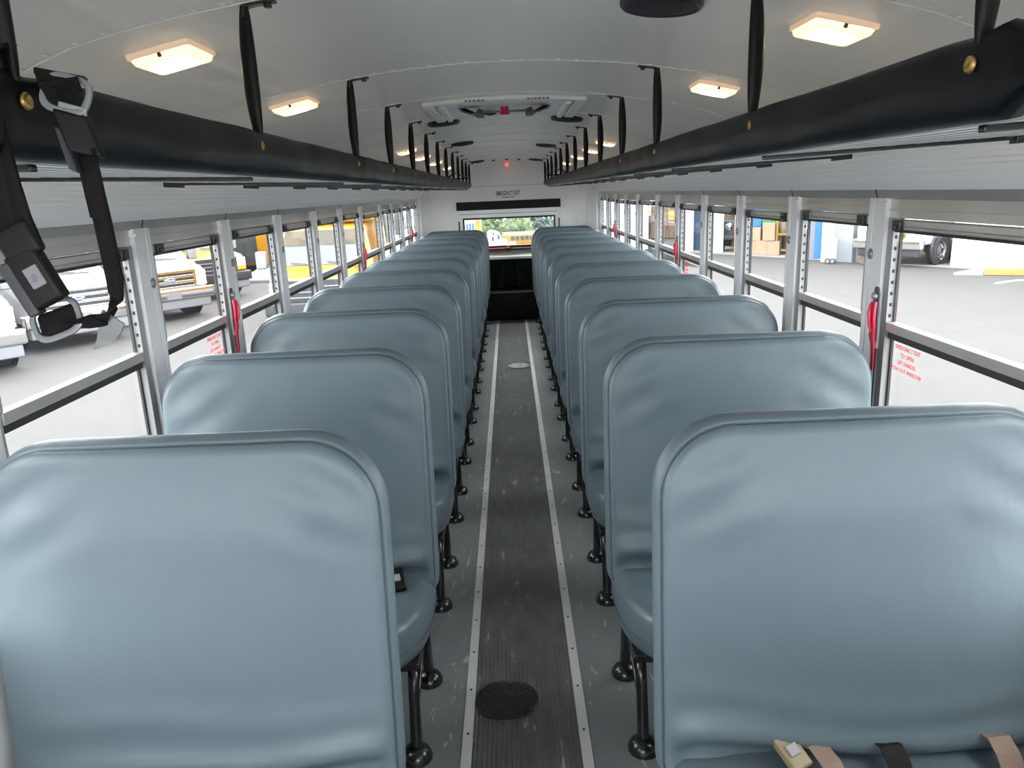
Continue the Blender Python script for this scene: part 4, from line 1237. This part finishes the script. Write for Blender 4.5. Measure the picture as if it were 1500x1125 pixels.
for x, y in ((9.3, 29.2), (12.5, 25.5), (9.0, 32.5)):  # unseen fill lights added to brighten the workshop interior
    la = bpy.data.lights.new('workshop_fill', 'AREA'); la.energy = 150; la.size = 2.5; la.color = (1, .95, .86)
    lo = bpy.data.objects.new('workshop_fill', la); COL.objects.link(lo); lo.location = (x, y, G+4.0)
# off-road vehicle in the dark bay
t = inb('off_road_car', 'dark off-road car with round chrome headlight in the workshop bay', 'car', 8.82, 28.9, rot=math.radians(-112))
b = MB(); b.prism([(0, .55), (0, 1.15), (-1.3, 1.25), (-1.45, 1.28), (-1.6, 1.85), (-3.4, 1.85), (-3.5, .55)], 'y', -.72, .72); b.build('body', 'jeep', t, bevel=.05)
b = MB(); b.add([(-1.45, -.62, 1.32), (-1.45, .62, 1.32), (-1.57, .6, 1.78), (-1.57, -.6, 1.78)], [(0, 1, 2, 3)]); b.build('windscreen', 'carglass', t)
b = MB()
for k in range(7): b.box(.0, .012, -.30+k*.1-.025, -.30+k*.1+.025, .68, 1.08)
b.build('grille_slots', 'cargrey', t)
for s in (-1, 1):
    b = MB(); b.lathe([(.15, 0), (.15, .03), (.12, .06), (.001, .07)], (0, s*.50, .92), (1, 0, 0), 20); b.build('headlamp', 'chrome', t)
    b = MB(); b.box(-1.2, .02, s*.86-.14, s*.86+.14, .80, .90); b.build('fender', 'carblack', t, bevel=.04)
    wheel(t, -.5, s*.85, .42, .26, s); wheel(t, -2.9, s*.85, .42, .26, s)
b = MB(); b.box(-.02, .22, -.85, .85, .45, .62); b.build('bumper', 'carblack', t, bevel=.03)
# white pickup trucks
def pickup(label, x, y, rot):
    t = thing('pickup_truck', label, 'truck', (x, y, G), rot, 'white trucks by the workshop')
    prof = [(0, .62), (0, 1.18), (-.10, 1.25), (-1.25, 1.35), (-1.95, 1.98), (-3.4, 2.02), (-3.5, 1.3), (-5.6, 1.3), (-5.6, .62)]
    b = MB(); b.prism(prof, 'y', -1.0, 1.0); b.build('body', 'carwhite', t, bevel=.06)
    b = MB(); b.add([(-1.27, -.85, 1.39), (-1.27, .85, 1.39), (-1.88, .8, 1.93), (-1.88, -.8, 1.93)], [(0, 1, 2, 3)]); b.build('windscreen', 'windscreen', t)
    b = MB(); b.box(-.02, .03, -.55, .55, .82, 1.16); g = b.build('grille', 'chrome', t, bevel=.02)
    b = MB()
    for z in (.90, 1.06): b.box(.02, .045, -.50, .50, z-.045, z+.045)
    b.build('grille_slots', 'carblack', g)
    b = MB(); b.box(-.1, .14, -1.02, 1.02, .50, .78); b.build('bumper', 'chrome', t, bevel=.04)
    b = MB(); b.box(-.12, .05, -.9, .9, .28, .50); b.build('valance', 'carblack', t, bevel=.03)
    for s in (-1, 1):
        b = MB(); b.box(-.10, .03, s*.78-.17, s*.78+.17, .84, 1.14); b.build('headlamp', 'lampglass', t, bevel=.02)
        b = MB(); b.lathe([(.56, 0), (.56, .06), (.46, .07), (.46, 0)], (-1.02, s*.985, .50), (0, s, 0), 26); b.disc((-1.02, s*1.004, .5), .5, 24, (0, s, 0)); b.build('fender_flare', 'carblack', t)
        wheel(t, -1.02, s*.93, .43, .26, s); wheel(t, -4.4, s*.93, .43, .26, s)
    b = MB(); b.box(-.11, .034, .30, .52, .80, 1.20); b.cur = 1; b.box(-.02, .036, .40, .46, .80, 1.20); b.build('lamp_decal', ['yellow', 'green'], t)
    return t
pickup('white pickup with black wheel flare left of the wide white column', 11.08, 22.3, math.radians(215))
pickup('white truck at the right edge behind the wide white column', 13.45, 22.0, math.radians(215))
# bits at the foot of the building
t = thing('kerb', 'yellow painted concrete kerb at the foot of the wide white column', 'kerb', (12.5, 19.3, G), math.radians(-28))
b = MB(); b.box(-.35, 4.0, -.12, .22, 0, .17); b.build('kerb_stone', 'curbyellow', t, bevel=.02)
b = MB(); b.prism([(-.35, 0), (-.35, .17), (-1.0, .02), (-1.0, 0)], 'y', -.12, .25); b.build('kerb_ramp', 'bldgrey', t)
b = MB()
pts = [(12.6+1.6*math.sin(a), 16.6+1.6*math.cos(a), G+.006) for a in [-.75+.1*k for k in range(18)]]
b.ribbon(pts, .13, .004, [(math.sin(-.75+.1*k), math.cos(-.75+.1*k), 0) for k in range(18)])
structure(b.build('trim_%d' % tn, 'lineWhite')); tn += 1
t = thing('waste_cabinet', 'brown waste cabinet beside the shaded grey column', 'cabinet', (10.98, 23.3, G), -.6)
b = MB(); b.box(-.16, .25, -.2, .2, 0, .95); b.build('cabinet_body', 'brown', t, bevel=.01)
b = MB(); b.box(-.2, .29, -.24, .24, .95, 1.0); b.build('cabinet_top', 'concrete', t)
t = thing('white_cart', 'white utility cart with chrome wheel before the locker', 'cart', (9.98, 23.6, G), -.6)
b = MB(); b.box(-.12, .14, -.15, .15, .12, .80); b.build('cart_body', 'bldwhite', t, bevel=.04)
for x in (-.06, .08): wheel(t, x, -.15, .09, .06, -1, 'cargrey')
# farther along the right side
t = thing('box_trailer', 'pale blue-white box trailer beyond the rear right windows', 'trailer', (3.95, 25.2, G), 0)
b = MB(); b.box(-.62, .62, 0, 7, .55, 3.6); b.build('box', 'trailer', t, bevel=.03)
b = MB()
for x in (-.62, .60): b.box(x, x+.02, -.02, .0, .55, 3.6)
b.box(-.62, .62, -.02, 0, .55, .70); b.build('door_frame', 'bldwhite', t)
for x in (-.5, .5): wheel(t, x, 1.0, .42, .2, 1 if x > 0 else -1)
b = MB(); b.box(-.6, .6, -.05, .05, .40, .52); b.build('bumper', 'carblack', t)
t = thing('box_trailer', 'white trailer end at the last right-hand window', 'trailer', (2.62, 27.5, G), 0)
b = MB(); b.box(-.55, .55, 0, 6, .55, 3.6); b.build('box', 'carwhite', t, bevel=.03)
b = MB(); b.box(-.02, .02, -.02, 0, .6, 3.5); b.build('door_frame', 'cargrey', t)
for x in (-.42, .42): wheel(t, x, 1.0, .42, .2, 1 if x > 0 else -1)
t = thing('wheel_loader', 'yellow loader with beige crates seen far off through the right windows', 'loader', (8.75, 44, G), math.radians(200))
b = MB(); b.prism([(.9, .6), (.9, 1.2), (.1, 1.3), (-.1, 1.4), (-1.6, 1.4), (-1.6, .6)], 'y', -.6, .6); b.build('body', 'yellow', t, bevel=.06)
b = MB(); b.prism([(.0, 1.3), (-.15, 2.3), (-.95, 2.3), (-1.05, 1.3)], 'y', -.5, .5); b.build('cab', 'carglass', t, bevel=.04)
b = MB(); b.prism([(1.5, .2), (2.0, .15), (1.7, .95), (1.5, .9)], 'y', -.9, .9); b.build('bucket', 'cargrey', t)
for s in (-1, 1): wheel(t, .55, s*.7, .5, .32, s, 'yellow'); wheel(t, -1.1, s*.7, .5, .32, s, 'yellow')
for k, (dx, z, lb) in enumerate(((-.1, 0, 'beige crate under another, before the far loader'), (.75, 0, 'beige crate right of the stacked pair by the far loader'), (-.05, .8, 'beige crate on top of the stack before the far loader'))):
    o_ = thing('crate', lb, 'crate', (7.6+dx, 38.5-dx*.2, G+z), -.2, 'beige crates before the loader')
    b = MB(); b.box(-.4, .4, -.35, .35, .06, .78); b.build('crate_body', 'carton', o_)
    b = MB()
    for x in (-.38, 0, .38): b.box(x-.04, x+.04, -.37, .37, 0, .8)
    b.build('battens', 'tanweb', o_)
bin_('tall navy bin in the dark bay left of the off-road car', 7.55, 30.6, Z0, 1.2, 1.55, 'navy')
t = thing('carport', 'dark carport with grey roof seen between trailer and loader', 'carport', (6.3, 36, G), 0)
b = MB(); b.box(-1.0, .75, 0, 5, 2.35, 2.65); b.build('roof', 'bldgrey', t)
b = MB(); b.box(-1.0, .75, 4.9, 5, 0, 2.35); b.build('back_wall', 'carblack', t)
for x in (-.95, .62):
    b = MB(); b.box(x, x+.08, 0, .08, 0, 2.35); b.build('post', 'bldgrey', t)
bin_('dark navy bin under the carport', 6.3, 37.2, G, 1.0, 1.2, 'navy', 'storage bins outside')
bin_('yellow bin on top of the navy bin under the carport', 6.3, 37.2, G+1.2, .9, .8, 'yellow', 'storage bins outside')
big_bus('school_bus', 'yellow bus parked deep in the dark workshop bay', 8.3, 33.0, math.radians(-110), L=7.0, windows=7)

# ------------------------------------------------------------------ light
w = bpy.data.worlds.new('world'); sc.world = w; w.use_nodes = True
nt = w.node_tree; bg = nt.nodes['Background']
tc = nt.nodes.new('ShaderNodeTexCoord'); sx_ = nt.nodes.new('ShaderNodeSeparateXYZ')
nt.links.new(tc.outputs['Generated'], sx_.inputs[0])
rp = nt.nodes.new('ShaderNodeValToRGB')
rp.color_ramp.elements[0].position = 0.0; rp.color_ramp.elements[0].color = (.92, .95, 1.0, 1)
rp.color_ramp.elements[1].position = .6; rp.color_ramp.elements[1].color = (1.0, 1.0, 1.0, 1)
nt.links.new(sx_.outputs['Z'], rp.inputs['Fac']); nt.links.new(rp.outputs['Color'], bg.inputs['Color'])
bg.inputs['Strength'].default_value = 11.5
sun = bpy.data.lights.new('sun', 'SUN'); sun.energy = 1.2; sun.angle = math.radians(25); sun.color = (1, .98, .94)
so = bpy.data.objects.new('sun', sun); COL.objects.link(so)
so.rotation_euler = Vector((-.35, .55, -1.0)).to_track_quat('-Z', 'Y').to_euler()

# ------------------------------------------------------------------ camera
f_, cx_, cy_, H = 1100., 750., 562.5, 1.62
vY = Vector(((744-cx_)/f_, (cy_-281)/f_, -1)).normalized()
r_ = math.atan(.040)
u = Vector((math.cos(r_), math.sin(r_), 0)); u.z = -(u.x*vY.x+u.y*vY.y)/vY.z; vX = u.normalized(); vZ = vX.cross(vY)
cd = bpy.data.cameras.new('camera'); cam = bpy.data.objects.new('camera', cd); COL.objects.link(cam)
cd.sensor_width = 36; cd.sensor_fit = 'HORIZONTAL'; cd.lens = f_/1500*36; cd.clip_start = .02; cd.clip_end = 400
m = Matrix((vX, vY, vZ))                               # rows: world axes in camera space
cam.matrix_world = Matrix.Translation((0, 0, H)) @ m.to_4x4()
sc.camera = cam

sc.view_settings.view_transform = 'Standard'
sc.view_settings.look = 'None'
sc.view_settings.exposure = 0.0
try: sc.cycles.use_denoising = True
except Exception: pass
sc.cycles.max_bounces = 10; sc.cycles.diffuse_bounces = 6; sc.cycles.transparent_max_bounces = 24
